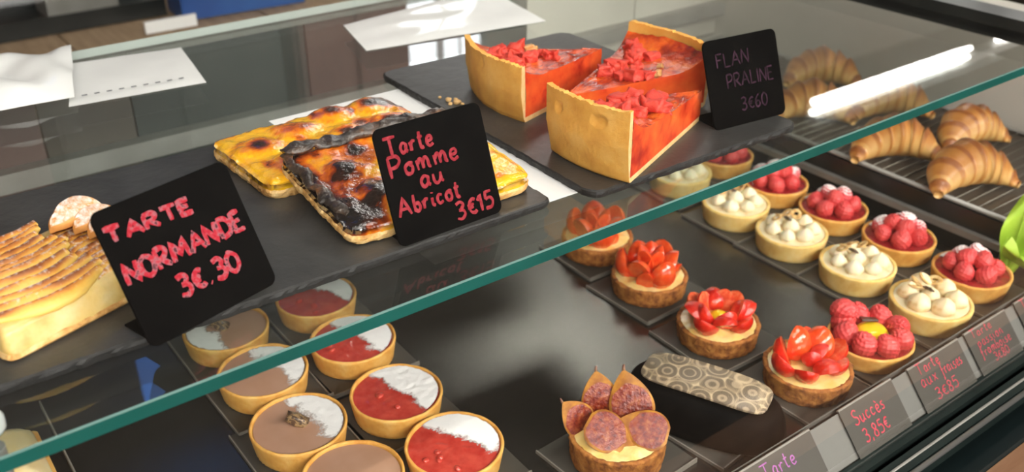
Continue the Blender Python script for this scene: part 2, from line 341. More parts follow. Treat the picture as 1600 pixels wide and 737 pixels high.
# ------------------------------------------------------------------ handwriting: pen strokes on a unit-high grid
GL = {
 'T': (.72, '0,1 .72,1|.36,1 .36,0'), 'A': (.74, '0,0 .37,1 .74,0|.14,.38 .62,.36'),
 'R': (.62, '.02,0 0,1|~0,.98 .38,1 .54,.78 .36,.52 .04,.46|.16,.48 .62,0'), 'E': (.56, '.5,1 0,1 .02,0 .54,0|.02,.52 .42,.54'),
 'N': (.66, '0,0 .04,1 .6,0 .66,1'), 'O': (.68, '~.34,1 .05,.8 .03,.3 .32,0 .62,.25 .62,.78 .34,1 .25,.98'),
 'M': (.84, '0,0 .1,1 .42,.25 .74,1 .84,0'), 'D': (.64, '.03,0 0,1|~0,1 .4,.95 .64,.55 .5,.15 .03,0'),
 'F': (.54, '.5,1 0,1 .02,0|.02,.55 .4,.57'), 'L': (.5, '0,1 .02,0 .5,.02'), 'P': (.56, '.02,0 0,1|~0,1 .4,1 .54,.75 .36,.5 .02,.46'),
 'I': (.14, '.07,1 .07,0'), 'S': (.54, '~.52,.88 .3,1 .06,.84 .16,.58 .44,.42 .48,.14 .22,0 .0,.12'),
 '0': (.54, '~.27,1 .04,.75 .03,.25 .26,0 .5,.28 .5,.75 .27,1 .2,.98'), '1': (.26, '0,.68 .2,1 .2,0'),
 '3': (.5, '~.04,.92 .3,1 .46,.8 .3,.56 .16,.54|~.16,.54 .42,.46 .48,.2 .26,0 .0,.1'), '5': (.5, '.46,1 .1,1 .06,.58|~.06,.58 .34,.62 .48,.35 .34,.04 .0,.06'),
 '6': (.5, '~.4,1 .12,.7 .04,.3 .2,.02 .44,.18 .4,.44 .2,.5 .06,.35'), '8': (.5, '~.42,.85 .24,1 .06,.82 .2,.56 .42,.36 .4,.08 .2,0 .04,.16 .12,.42 .38,.62 .42,.85'),
 '\u20ac': (.52, '~.5,.78 .36,.86 .16,.7 .1,.42 .18,.14 .38,.04 .52,.14|.0,.54 .4,.56|.0,.38 .36,.39'),
 '.': (.16, '.06,.04 .1,0'), ',': (.18, '.1,.1 .02,-.16'), ' ': (.32, ''),
 'a': (.46, '~.38,.46 .2,.54 .04,.3 .14,.02 .34,.16 .4,.5|~.4,.5 .36,.14 .46,.04'), 'r': (.36, '~.02,.5 .08,.25 .06,.02|~.06,.3 .2,.52 .36,.48'),
 't': (.34, '~.16,.92 .12,.4 .16,.06 .32,.06|.0,.6 .32,.64'), 'e': (.42, '~.04,.26 .34,.32 .3,.52 .1,.48 .04,.2 .18,.0 .42,.1'),
 'o': (.42, '~.2,.52 .02,.34 .08,.04 .3,.02 .38,.3 .22,.52 .42,.48'), 'm': (.7, '~.02,.5 .06,.0|~.06,.3 .2,.54 .3,.4 .32,.02|~.32,.3 .46,.54 .58,.4 .6,.08 .7,.04'),
 'n': (.46, '~.02,.5 .06,.0|~.06,.3 .22,.54 .34,.4 .36,.08 .46,.04'), 'u': (.48, '~.02,.5 .04,.12 .18,.0 .34,.2 .38,.5|~.38,.5 .38,.12 .48,.04'),
 'b': (.42, '~.08,1 .04,.5 .06,.02|~.05,.2 .2,.0 .38,.2 .3,.46 .12,.44'), 'i': (.2, '~.06,.5 .06,.12 .2,.04|.09,.74 .1,.8'),
 'c': (.38, '~.34,.46 .16,.52 .03,.28 .14,.02 .38,.1'), 's': (.36, '~.32,.5 .14,.5 .1,.34 .3,.2 .22,.02 .0,.04'),
 'x': (.4, '.02,.5 .36,.0|.36,.52 .0,.02'), 'f': (.36, '~.36,.9 .2,1 .12,.6 .12,.0 .02,-.35 .14,-.2|.0,.46 .32,.5'),
 'p': (.44, '~.04,.5 .06,.1 .04,-.4|~.05,.3 .22,.54 .4,.34 .26,.04 .06,.12'), 'l': (.22, '~.08,1 .06,.2 .2,.03'),
 '\u00e8': (.42, '~.04,.26 .34,.32 .3,.52 .1,.48 .04,.2 .18,.0 .42,.1|.1,.86 .26,.68'),
}
def lettering(parent, lines, inkmat, pen, z=.0004, jit=.03):
    """lines: (text, u0, v0, height, width to fill, rise per unit). Each line is one flat-pen mesh in the panel plane (x right, y up)."""
    for text, u0, v0, hgt, wid, rise in lines:
        adv = sum(GL[c][0] + .17 for c in text) - .17
        sx = wid / adv; x = 0; mb = MB()
        for c in text:
            a, strokes = GL[c]
            dx = random.uniform(-jit, jit); dy = random.uniform(-jit, jit)
            for st in strokes.split('|'):
                if not st: continue
                cur = st[0] == '~'
                pts = [Vector((*map(float, q.split(',')), 0)) for q in st.lstrip('~').split()]
                if cur: pts = spline(pts, 6)
                else:
                    q = []
                    for i in range(len(pts) - 1): q += [pts[i].lerp(pts[i + 1], k / 4) for k in range(4)]
                    pts = q + [pts[-1]]
                W = []
                for p in pts:
                    X = u0 + (x + p.x + dx) * sx; W.append(Vector((X, v0 + (p.y + dy) * hgt + (X - u0) * rise, z)))
                r = [pen * (.42 + .13 * nz(p.x * 300, p.y * 300, x)) for p in W]
                r[0] *= .8; r[-1] *= .7
                mb.tube(W, r, 6, 0, True, .14, nrm=(0, 0, 1))
            x += a + .17
        mb.build('lettering', inkmat, parent)

# ================================================================== ROOM
S = 0.20            # top of the glass shelf above the lower deck
tag(MB().box(-4, 7, -4, 4.2, -.95, -.9).build('floor', 'wood_floor'), 'brown wooden shop floor', 'floor', kind='structure')
tag(MB().box(-4, 7, -4, 4.2, 1.7, 1.8).build('ceiling', 'ceiling_white'), 'pale shop ceiling', 'ceiling', kind='structure')
tag(MB().box(-4, 7, 3.1, 3.2, -.9, 1.7).build('wall_back', 'wall_beige'), 'beige wall behind the counter', 'wall', kind='structure')
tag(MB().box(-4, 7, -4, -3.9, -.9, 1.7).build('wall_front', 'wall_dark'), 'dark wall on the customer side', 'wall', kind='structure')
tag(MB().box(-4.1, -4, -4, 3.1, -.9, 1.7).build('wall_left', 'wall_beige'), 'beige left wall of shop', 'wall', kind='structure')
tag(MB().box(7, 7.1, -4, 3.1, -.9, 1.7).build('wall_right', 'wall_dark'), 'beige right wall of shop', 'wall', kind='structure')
# window in the back wall, seen only as a reflection in the shelf
wn = MB().box(1.62, 2.14, 3.03, 3.10, .84, 1.25).build('window_1', 'housing'); tag(wn, 'bright window behind the counter', 'window', kind='structure')
for a, b in ((1.66, 1.90), (1.94, 2.0), (2.02, 2.10)):
    MB().box(a, b, 3.02, 3.035, .88, 1.20).build('pane', 'window_light', wn)
# added glowing panel out of view, throws soft frontal light into the case
w2 = MB().box(-2.6, 3.6, -3.90, -3.84, -.66, .72).build('fill_panel', 'black_frame'); tag(w2, 'added wide low fill light panel behind the customers', 'window', kind='structure')
for k in range(6): MB().box(-2.55 + k * 1.02, -1.58 + k * 1.02, -3.845, -3.83, -.60, .66).build('pane', 'fill_panel_light', w2)
# tall dark shelving against the back wall (what the rear half of the glass mirrors)
def cabinet(x0, x1, z1, mat, label):
    t = thing('wall_cabinet', label, 'cabinet', ((x0 + x1) / 2, 2.85, -.9))
    h = (x1 - x0) / 2
    MB().box(-h, h, -.2, .24, 0, z1 + .9).build('body', mat, t)
    for sx in (-1, 1):
        d = MB().box(min(sx * .01, sx * (h - .01)), max(sx * .01, sx * (h - .01)), -.22, -.2, .05, z1 + .85).build('door', mat, t)
        MB().box(sx * .05 - .01, sx * .05 + .01, -.24, -.22, .9, 1.1).build('handle', 'steel', d)
cabinet(-1.2, .42, 1.55, 'wood_red', 'tall reddish brown cabinet at the far left of the back wall')
cabinet(.46, 1.12, 1.6, 'dark_green_panel', 'tall dark green cabinet against the back wall')
cabinet(1.16, 1.56, 1.2, 'wood_red', 'narrow reddish brown cabinet left of the window')
# ceiling luminaires; the three above the customers are added fill lights
def ceil_light(x, y, lx, ly, mat, label):
    t = thing('ceiling_light', label, 'lamp', (x, y, 1.7), group='ceiling lights')
    MB().box(-lx / 2 - .03, lx / 2 + .03, -ly / 2 - .03, ly / 2 + .03, -.03, 0).build('frame', 'housing', t)
    MB().box(-lx / 2, lx / 2, -ly / 2, ly / 2, -.034, -.03).build('diffuser', mat, t)
ceil_light(1.86, 2.16, .55, .30, 'ceil_panel_back', 'square ceiling light panel above the rear counter')
ceil_light(-1.0, -1.75, 1.5, .6, 'ceil_fill', 'left long added fill light panel above the customers')
ceil_light(.7, -1.75, 1.5, .6, 'ceil_fill', 'middle long added fill light panel above the customers')
ceil_light(2.4, -1.75, 1.5, .6, 'ceil_fill', 'right long added fill light panel above the customers')
# added unseen blue screen, mirrored as a blue patch in glass and slate
bn = thing('hanging_emitter', 'added unseen blue screen hanging under the ceiling behind the counter', 'emitter', (.57, 2.3, 1.7))
MB().box(-.12, .12, -.004, .004, -.36, -.04).build('panel', 'blue_emitter', bn)
MB().tube([(-.13, 0, -.04), (.13, 0, -.04)], .006).build('rod', 'steel', bn)
for sx in (-.11, .11): MB().tube([(sx, 0, -.04), (sx, 0, 0)], .0015, 6).build('cord', 'steel', bn)
# rear counter with planks
rc = thing('rear_counter', 'brown plank worktop behind the display case', 'counter', (.9, 2.0, -.9))
MB().box(-1.4, 2.0, -.45, .4, 0, .87).build('carcass', 'wood_brown', rc)
x = -1.4
while x < 1.99:
    MB().box(x + .0015, min(x + .166, 2.0), -.46, .4, .87, .90 + random.uniform(-.001, .001)).build('plank', 'wood_brown', rc); x += .168
bt = thing('black_tray', 'long black tray on the plank worktop at upper left', 'tray', (0, 1.80, .0015))
MB().box(-.40, .53, -.045, .10, 0, .012).build('base', 'black_frame', bt)
MB().box(-.40, .53, -.05, -.045, 0, .03).build('lip', 'black_frame', bt)
MB().box(-.40, .53, .10, .105, 0, .03).build('lip', 'black_frame', bt)
bc = thing('blue_crate', 'blue plastic crate standing at the top edge on the plank worktop', 'crate', (.655, 1.725, .0015), -.05)
mb = MB()
for a in ((-.115, .115, -.04, -.035, 0, .05), (-.115, .115, .045, .05, 0, .05), (-.115, -.11, -.035, .045, 0, .05), (.11, .115, -.035, .045, 0, .05), (-.11, .11, -.035, .045, 0, .005)): mb.box(*a)
mb.build('body', 'blue_plastic', bc)
MB().prism(rrect(-.12, .12, -.045, .055, .01), .05, .056, .002).build('rim', 'blue_plastic', bc)
wl = MB().prism(rrect(-.04, .05, -.001, .006, .0008), 0, .02).build('white_card', 'white_paper', loc=(.50, 1.655, .0015)); tag(wl, 'small white card in front of the black tray', 'card')
gb = thing('grey_box', 'grey box left of the blue crate on the black tray', 'box', (.40, 1.83, .0137))
MB().box(-.06, .06, -.04, .05, 0, .05).build('body', 'dull_steel', gb); MB().box(-.063, .063, -.043, .053, .05, .06).build('lid', 'dull_steel', gb)

# ================================================================== DISPLAY CASE
dk = thing('display_case', 'dark glass-fronted pastry display case with steel deck', 'display case', (0, 0, -.9))
def cp(name, mat, *b, **k):
    mb = MB(); mb.box(b[0], b[1], b[2], b[3], b[4] + .9, b[5] + .9); return mb.build(name, mat, dk, **k)
cp('deck', 'steel_deck', -.5, 1.16, .285, .985, -.02, 0)
cp('body', 'black_frame', -.5, 1.16, .245, 1.0, -.86, -.021)
cp('tray_ledge', 'ledge_wood', -.5, 1.16, .165, .2255, -.026, -.010)
cp('ledge_bracket', 'black_frame', -.4, -.38, .17, .2255, -.07, -.026)
cp('ledge_bracket', 'black_frame', 1.04, 1.06, .17, .2255, -.07, -.026)
cp('plinth', 'black_frame', -.5, 1.16, .30, .95, -.9, -.86)
# front sill: channel, black gap, steel bar, dark teal nose
cp('glass_channel', 'green_black', -.5, 1.16, .2745, .285, -.02, .0005)
cp('glass_channel', 'green_black', -.5, 1.16, .256, .2685, -.02, .0005)
mb = MB().tube([(-.5, .262, .9012), (1.16, .262, .9012)], .0011, 6); mb.build('seal', 'dull_steel', dk)
mb = MB().tube([(-.5, .2530, .899), (1.16, .2530, .899)], .0022, 10); mb.build('trim_bar', 'steel', dk, True)
mb = MB(); mb.add([(-.5, .256, .88), (1.16, .256, .88), (1.16, .226, .896), (-.5, .226, .896), (-.5, .256, .60), (1.16, .256, .60), (1.16, .226, .60), (-.5, .226, .60)],
                  [(0, 1, 2, 3), (3, 2, 6, 7), (4, 5, 1, 0), (7, 6, 5, 4), (0, 3, 7, 4), (1, 5, 6, 2)]); mb.build('nose', 'teal_black', dk)
# rear: low doors of different panels under the shelf, and a steel rail
for x0, x1, mt in ((-.5, .155, 'rear_red'), (.157, .245, 'rear_brown'), (.247, .445, 'dark_green_panel'), (.447, .66, 'rear_red'), (.662, .76, 'dark_green_panel'), (.762, .955, 'rear_light'), (.957, 1.16, 'rear_light')):
    cp('rear_panel', mt, x0, x1, .985, .997, 0, .185)
cp('rear_rail', 'dull_steel', -.5, 1.16, .968, .985, .078, .098)
cp('rear_sill', 'rear_brown', -.5, 1.16, .975, .999, .186, .1915)
cp('side_panel', 'rear_light', 1.13, 1.16, .40, .985, 0, .185)
# raised stand on the right for the croissants
cp('riser', 'black_frame', .893, 1.13, .375, .97, .0, .046)
cp('riser_trim', 'dull_steel', .886, .893, .375, .97, .019, .026)
cp('riser_trim', 'black_frame', .889, .893, .375, .97, 0.0, .019)
# head frame of the case carrying the lamp strips, above the picture
for x0 in (-.5, 2.2): cp('upright', 'black_frame', x0, x0 + .02, .975, .995, -.9, 1.05)
for x0 in (-.5, 1.14): cp('upright', 'black_frame', x0, x0 + .02, .30, .32, .0, 1.05)
cp('head_rail', 'housing', -.5, 1.16, .28, .34, 1.05, 1.08)
cp('head_rail', 'housing', -.5, 2.22, .94, .995, 1.05, 1.08)
for x0 in (-.5, 1.13): cp('head_beam', 'housing', x0, x0 + .03, .34, .94, 1.05, 1.08)
cp('lamp_strip', 'led_front', -.45, 1.11, .296, .320, 1.042, 1.05)
# shelf
gs = thing('glass_shelf', 'long glass shelf with a thick teal front edge', 'shelf', (0, 0, S))
mb = MB(); X0, X1, Y0, Y1, T = -.45, 1.0, .4045, .984, .0085
mb.add([(X0, Y0 + .001, 0), (X1, Y0 + .001, 0), (X1, Y1, 0), (X0, Y1, 0)], [(0, 1, 2, 3)], 0)
mb.add([(X0, Y0 + .001, -T), (X1, Y0 + .001, -T), (X1, Y1, -T), (X0, Y1, -T)], [(3, 2, 1, 0)], 0)
mb.build('pane', 'shelf_glass', gs)
mb = MB()
mb.add([(X0, Y0, -.0009), (X1, Y0, -.0009), (X1, Y0, -T), (X0, Y0, -T)], [(3, 2, 1, 0)], 0)
mb.add([(X0, Y0 + .001, 0), (X1, Y0 + .001, 0), (X1, Y0, -.0009), (X0, Y0, -.0009)], [(3, 2, 1, 0)], 1)
mb.add([(X0, Y1, 0), (X1, Y1, 0), (X1, Y1, -T), (X0, Y1, -T)], [(0, 1, 2, 3)], 2)
mb.add([(X1, Y0, 0), (X1, Y1, 0), (X1, Y1, -T), (X1, Y0, -T)], [(3, 2, 1, 0)], 0)
mb.build('polished_edge', ['glass_edge', 'glass_bevel', 'glass_rear_edge'], gs)
mb = MB().box(1.0, 1.035, .42, .985, -.012, .012); tag(mb.build('end_beam', 'black_frame', gs), 'black beam at the right end of the shelf')
# stand-off at the left front corner of the shelf
so = thing('shelf_standoff', 'glass and steel shelf post at the lower left corner', 'shelf post', (.0125, .4275, 0))
MB().lathe([(0, .0), (.0055, 0), (.0055, S - .0095), (0, S - .0095)], 24).build('post', 'dull_steel', so)
MB().lathe([(0, S + .0003), (.0082, S + .0003), (.0088, S + .002), (.0088, S + .007), (.0075, S + .009), (0, S + .0092)], 32).build('cap', 'shelf_knob', so, True)
# front glass (upright pane standing in the channel)
fg = thing('front_glass', 'clear upright front pane of the display case', 'glass pane', (0, .2715, 0))
mb = MB(); mb.add([(-.48, 0, -.001), (1.14, 0, -.001), (1.14, 0, 1.04), (-.48, 0, 1.04)], [(0, 1, 2, 3)]); mb.build('pane', 'front_glass', fg)
# rear lamp strip above the shelf: mirrored as a bright bar
rl = thing('lamp_strip', 'white lamp strip under the rear head rail', 'lamp', (1.2137, .8439, .45))
MB().box(0, .70, -.012, .012, .002, .016).build('housing', 'housing', rl)
MB().tube([(0, 0, -.006), (.415, 0, -.006)], .0062, 12).build('tube', 'led_rear', rl)
MB().tube([(.415, 0, -.006), (.44, 0, -.006)], .0045, 12).build('tube', 'led_rear', rl)
MB().tube([(.53, 0, -.006), (.70, 0, -.006)], .0062, 12).build('tube', 'led_rear', rl)

# ================================================================== SLATES, PAPERS
def slate(x0, x1, y0, y1, label, rz=0, th=.0058, r=.007, seed=0, z=S):
    cx, cy = (x0 + x1) / 2, (y0 + y1) / 2; hx, hy = (x1 - x0) / 2, (y1 - y0) / 2
    pts = []
    base = rrect(-hx, hx, -hy, hy, r, 5); n = len(base)
    for i in range(n):
        a, b = Vector(base[i]), Vector(base[(i + 1) % n]); k = max(1, int((b - a).length / .0035))
        for j in range(k): pts.append(a.lerp(b, j / k))
    def jit(p, amp, s): return Vector(p) * (1 + amp * nz(p.x * s, p.y * s, seed) / max(.02, p.length))
    mb = MB(); n = len(pts)
    r0 = [jit(p, .0016, 170) for p in pts]; r1 = [jit(p, .0010, 230) for p in pts]; r2 = [q * (1 - .0016 / max(.02, q.length)) for q in r1]
    mb.add([(p.x * .994, p.y * .994, 0) for p in r0] + [(p.x, p.y, th * .5) for p in r0] + [(p.x, p.y, th * .85) for p in r1], [tuple(range(n - 1, -1, -1))], 1)
    for k in range(2):
        for j in range(n): mb.f.append((k * n + j, k * n + (j + 1) % n, (k + 1) * n + (j + 1) % n, (k + 1) * n + j)); mb.mi.append(1)
    o = len(mb.v); mb.v += [(p.x, p.y, th) for p in r2]
    for j in range(n): mb.f.append((2 * n + j, 2 * n + (j + 1) % n, o + (j + 1) % n, o + j)); mb.mi.append(1)
    mb.f.append(tuple(range(o, o + n))); mb.mi.append(0)
    o = mb.build('slate_board', ['slate', 'slate_edge'], loc=(cx, cy, z), rot=(0, 0, rz))
    return tag(o, label, 'slate board', 'slate serving boards')
PT = .0006
slate(-.14, .370, .4500, .672, 'long dark slate board under the apple and apricot tarts', rz=-.012, seed=1, z=S + PT)
slate(.398, .612, .434, .735, 'dark slate board under the three orange flan slices', rz=-.02, seed=5, r=.012, z=S + PT)
def sheet(name, corners, label, cat, mat='paper', amp=.002, seed=0, th=.0004, z=S, n=14, fold=None):
    a, b, c, d = [Vector((*q, 0)) for q in corners]; vs, fs = [], []
    for i in range(n + 1):
        for j in range(n + 1):
            u, v = i / n, j / n
            p = a.lerp(b, u).lerp(d.lerp(c, u), v)
            h = amp * (0.5 + .5 * nz(u * 3, v * 3, seed)) * min(1, 6 * min(u, v, 1 - u, 1 - v) + .3)
            if fold: h += fold * abs(math.sin(7 * (u + .6 * v) + seed)) * min(1, 4 * v)
            vs.append((p.x, p.y, h))
    for i in range(n):
        for j in range(n): k = i * (n + 1) + j; fs.append((k, k + n + 1, k + n + 2, k + 1))
    m_ = len(vs); vs2 = vs + [(x, y, h + th) for x, y, h in vs]
    fs2 = [tuple(reversed(f)) for f in fs] + [tuple(i + m_ for i in f) for f in fs]
    mb = MB(); mb.add(vs2, fs2); o = mb.build(name, mat, smooth=True, loc=(0, 0, z + .0002)); return tag(o, label, cat)
ws = MB().prism([(.279, .456), (.47, .452), (.47, .704), (.279, .703)], 0, .0004).build('white_sheet', 'white_paper', loc=(0, 0, S + .0001)); tag(ws, 'white sheet of paper lying under two slate boards on the glass', 'paper')
sheet('paper_bag', [(.045, .846), (.164, .836), (.196, .960), (.07, .964)], 'crumpled white paper at far left on rear of the glass shelf', 'paper', amp=.014, seed=3, fold=.007, z=S + .0045)
pb = sheet('paper_leaflet', [(.157, .832), (.272, .820), (.289, .930), (.190, .945)], 'flat white leaflet with a dotted line beside crumpled white paper', 'paper', amp=.003, seed=8)
for i in range(9):
    u = .06 + i * .095; p = Vector((.165, .831)).lerp(Vector((.272, .820)), u)
    MB().box(-.0022, .0022, -.0012, .0012, 0, .0002).build('printed_mark', 'print_grey', pb, loc=(p.x + .002, p.y + .012, .0042))
sheet('plastic_sleeve', [(.430, .812), (.632, .785), (.66, .93), (.452, .90)], 'white sheet in a clear sleeve lying behind the flan slices', 'paper', amp=.004, seed=12)

# ================================================================== PRICE SIGNS ON THE SHELF
ZS = S + PT + .0058
def sign(x, y, yaw, w, h, tilt, label):
    # the empty sits at the lower left corner; local x along the sign, local y up the leaning panel
    t = thing('price_sign', label, 'price sign', (x, y, ZS + .0002), group='black price signs')
    R = Matrix.Rotation(yaw, 4, 'Z') @ Matrix.Rotation(math.pi / 2 - tilt, 4, 'X')
    t.rotation_euler = R.to_euler()
    mb = MB(); out = rrect(0, w, 0, h, .0055, 6)
    mb.prism(out, -.0016, 0, .0003); weighted(mb.build('panel', 'sign_black', t))
    # bent foot running back along the slate
    a = math.pi / 2 - tilt; d = Vector((0, math.cos(a), -math.sin(a)))        # world +y in local axes
    up = Vector((0, math.sin(a), math.cos(a)))
    L_ = .030; th = .0012
    q = [Vector((.004, 0, -.001)), Vector((w - .004, 0, -.001))]
    vs = [q[0], q[1], q[1] + d * L_, q[0] + d * L_]; vs += [v + up * th for v in vs]
    mb = MB(); mb.add(vs, [(3, 2, 1, 0), (4, 5, 6, 7), (0, 1, 5, 4), (1, 2, 6, 5), (2, 3, 7, 6), (3, 0, 4, 7)]); mb.build('foot', 'sign_black', t)
    return t
s1 = sign(.0946, .4365, .2757, .0837, .0758, .4656, 'black price sign lettered Tarte Normande beside the apple tart')
lettering(s1, [('TARTE', .0035, .0580, .0075, .0500, -.03), ('NORMANDE', .0040, .0350, .0105, .0745, .02), ('3\u20ac.30', .0270, .0170, .0110, .0390, 0)], 'ink_red', .0034)
s2 = sign(.2517, .4504, .023, .0794, .0735, .3507, 'black price sign lettered Tarte Pomme au Abricot in front of the apricot tart')
lettering(s2, [('Tarte', .0055, .0550, .0115, .0340, 0), ('Pomme', .0052, .0425, .0125, .0500, 0), ('au', .0240, .0318, .0125, .0170, 0), ('Abricot', .0050, .0185, .0110, .0450, 0), ('3\u20ac15', .0445, .0045, .0108, .0290, .04)], 'ink_rose', .0025)
s3 = sign(.5422, .461, -.1108, .0752, .069, .374, 'black price sign with faint Flan Praline writing by the flan')
lettering(s3, [('FLAN', .0110, .0470, .0105, .0325, 0), ('PRALINE', .0185, .0300, .0105, .0480, 0), ('3\u20ac60', .0300, .0110, .0100, .0270, 0)], 'ink_faint', .0016)

# ================================================================== SHELF PASTRIES
def chunk(name, r, mats, parent, loc, seed, fl=.8, lvl=1, rough=.35, box=.5):
    bm = bmesh.new(); bmesh.ops.create_icosphere(bm, subdivisions=lvl + 1, radius=1)
    mb = MB()
    for v in bm.verts:
        p = v.co.copy(); q = Vector([math.copysign(abs(c) ** (1 - box * .6), c) for c in p])
        q *= 1 + rough * nz(p.x * 1.4, p.y * 1.4, p.z * 1.4 + seed * 3.1)
        mb.v.append((q.x * r, q.y * r, q.z * r * fl))
    mb.f = [tuple(v.index for v in f.verts) for f in bm.faces]; mb.mi = [0] * len(mb.f); bm.free()
    return mb.build(name, mats, parent, smooth=True, loc=loc, rot=(random.uniform(-.4, .4), random.uniform(-.4, .4), random.uniform(0, 6)))

def flan(tipx, tipy, ang, half, R, hr, htip, label, seed, nbits, dents=()):
    t = thing('flan_slice', label, 'flan slice', (tipx, tipy, ZS + .0002), ang, 'flan slices')
    na, nr = 64, 40; tc = .0055; fl = .004
    def hc(a): return hr + .0022 * nz(a * 5, seed, 0) + .0014 * nz(a * 19, seed, 3) + .0012 * nz(a * 60, seed, 6)
    # crust: bottom plate and curved outer wall, dented
    mb = MB(); vs, fs = [], []
    nzv = 34
    for i in range(na + 1):
        a = -half + 2 * half * i / na; ca, sa = math.cos(a), math.sin(a)
        for k in range(nzv + 1):
            z = hc(a) * k / nzv
            r = R * (.965 + .035 * min(1, z / (hr * .5))) + .0006 * nz(a * 9, z * 60, seed) + .0003 * nz(a * 70, z * 520, seed) - (.0012 if z < .0015 else 0)
            for (da, dz, w_, d_) in dents:
                e = ((a - da) / w_) ** 2 + ((z - dz) / .0045) ** 2
                if e < 1: r -= d_ * (1 - e) ** .5
            vs.append((r * ca, r * sa, z))
        r = R - tc; vs += [((r + .001) * ca, (r + .001) * sa, hc(a) - .0002), (r * ca, r * sa, hc(a) * .5), (r * ca, r * sa, fl), (0.002 * ca, 0.002 * sa, fl), (.002 * ca, .002 * sa, 0)]
    k = nzv + 6
    for i in range(na):
        for j in range(k): fs.append((i * k + j, (i + 1) * k + j, (i + 1) * k + (j + 1) % k, i * k + (j + 1) % k))
    mb.add(vs, fs, 0)
    mb.f.append(tuple(range(k))); mb.mi.append(1); mb.f.append(tuple(na * k + j for j in reversed(range(k)))); mb.mi.append(1)
    weighted(mb.build('crust', ['flan_crust', 'flan_crumb'], t), 50)
    # filling
    Ri = R - tc - .0001
    def ht(r, a):
        q = r / R; e = max(0, (q - .72) / .28)
        h = htip + (hr * .80 - htip) * (q ** 1.3) * .55 + (hr * .97 - htip - (hr * .80 - htip) * .55) * e ** 2.2
        return h + (.0020 * nz(r * 90, a * 6, seed) + .0012 * nz(r * 240, a * 20, seed)) * min(1, 8 * (1 - abs(a) / half) + .2)
    mb = MB(); vs, fs = [], []
    for i in range(nr + 1):
        r = .001 + (Ri - .001) * i / nr
        for j in range(na + 1):
            a = (-half + 2 * half * j / na)
            vs.append((r * math.cos(a), r * math.sin(a), ht(r, a)))
    for i in range(nr):
        for j in range(na): q = i * (na + 1) + j; fs.append((q, q + na + 1, q + na + 2, q + 1))
    mb.add(vs, fs, 1)
    for sgn, j in ((1, na), (-1, 0)):
        vs, fs = [], []; nzv2 = 8
        for i in range(nr + 1):
            r = .001 + (Ri - .001) * i / nr; a = sgn * half; top = ht(r, a)
            for kz in range(nzv2 + 1):
                z = fl + (top - fl) * kz / nzv2
                off = .0011 * nz(r * 110, z * 130, seed + sgn) * (1 if 0 < kz < nzv2 else 0)
                vs.append((r * math.cos(a) - off * math.sin(a) * sgn, r * math.sin(a) + off * math.cos(a) * sgn, z))
        for i in range(nr):
            for kz in range(nzv2):
                q = i * (nzv2 + 1) + kz; f = (q, q + nzv2 + 1, q + nzv2 + 2, q + 1); fs.append(f if sgn < 0 else f[::-1])
        mb.add(vs, fs, 0)
    weighted(mb.build('filling', ['flan_filling', 'flan_glaze'], t), 50)
    # praline pieces and nuts lying on the glaze
    for b in range(nbits):
        r = R * (.42 + .44 * random.random()); a = random.uniform(-.8, .8) * half
        nut = b % 6 == 5
        sz = random.uniform(.0030, .0066) * (.75 if nut else 1)
        chunk('nut' if nut else 'praline_piece', sz, 'nut' if nut else 'praline', t, (r * math.cos(a), r * math.sin(a), ht(r, a) + sz * .45), b + seed, .75, 2, .75, .9)
    return t
flan(.549, .484, math.radians(186), math.radians(16.5), .139, .0535, .026, 'orange flan slice at the front with two dents in its tall crust', 2, 22, dents=((.115, .0425, .052, .0022), (-.17, .0410, .030, .0020)))
flan(.543, .596, math.radians(172.5), math.radians(24), .118, .047, .031, 'orange flan slice at rear left with a cracked golden crust', 9, 22, dents=((.02, .0395, .02, .0010), (-.30, .041, .012, .0006)))
flan(.452, .538, math.radians(4), math.radians(20.5), .131, .051, .026, 'orange flan slice turned with its glazed filling rising at the back', 14, 20)
for i, (x, y, s_) in enumerate(((.4125, .640, .0024), (.409, .632, .0018), (.415, .631, .0030), (.4185, .638, .0016), (.4105, .650, .0013), (.417, .626, .0014))):
    o = chunk('pastry_crumb', s_, 'flan_crumb', None, (x, y, ZS + s_ * .5), i + 40, .7); o.rotation_euler = (0, 0, i)
    tag(o, 'tiny golden crumb on the slate beside the rear left flan slice', 'crumb', 'crumbs by the flan')

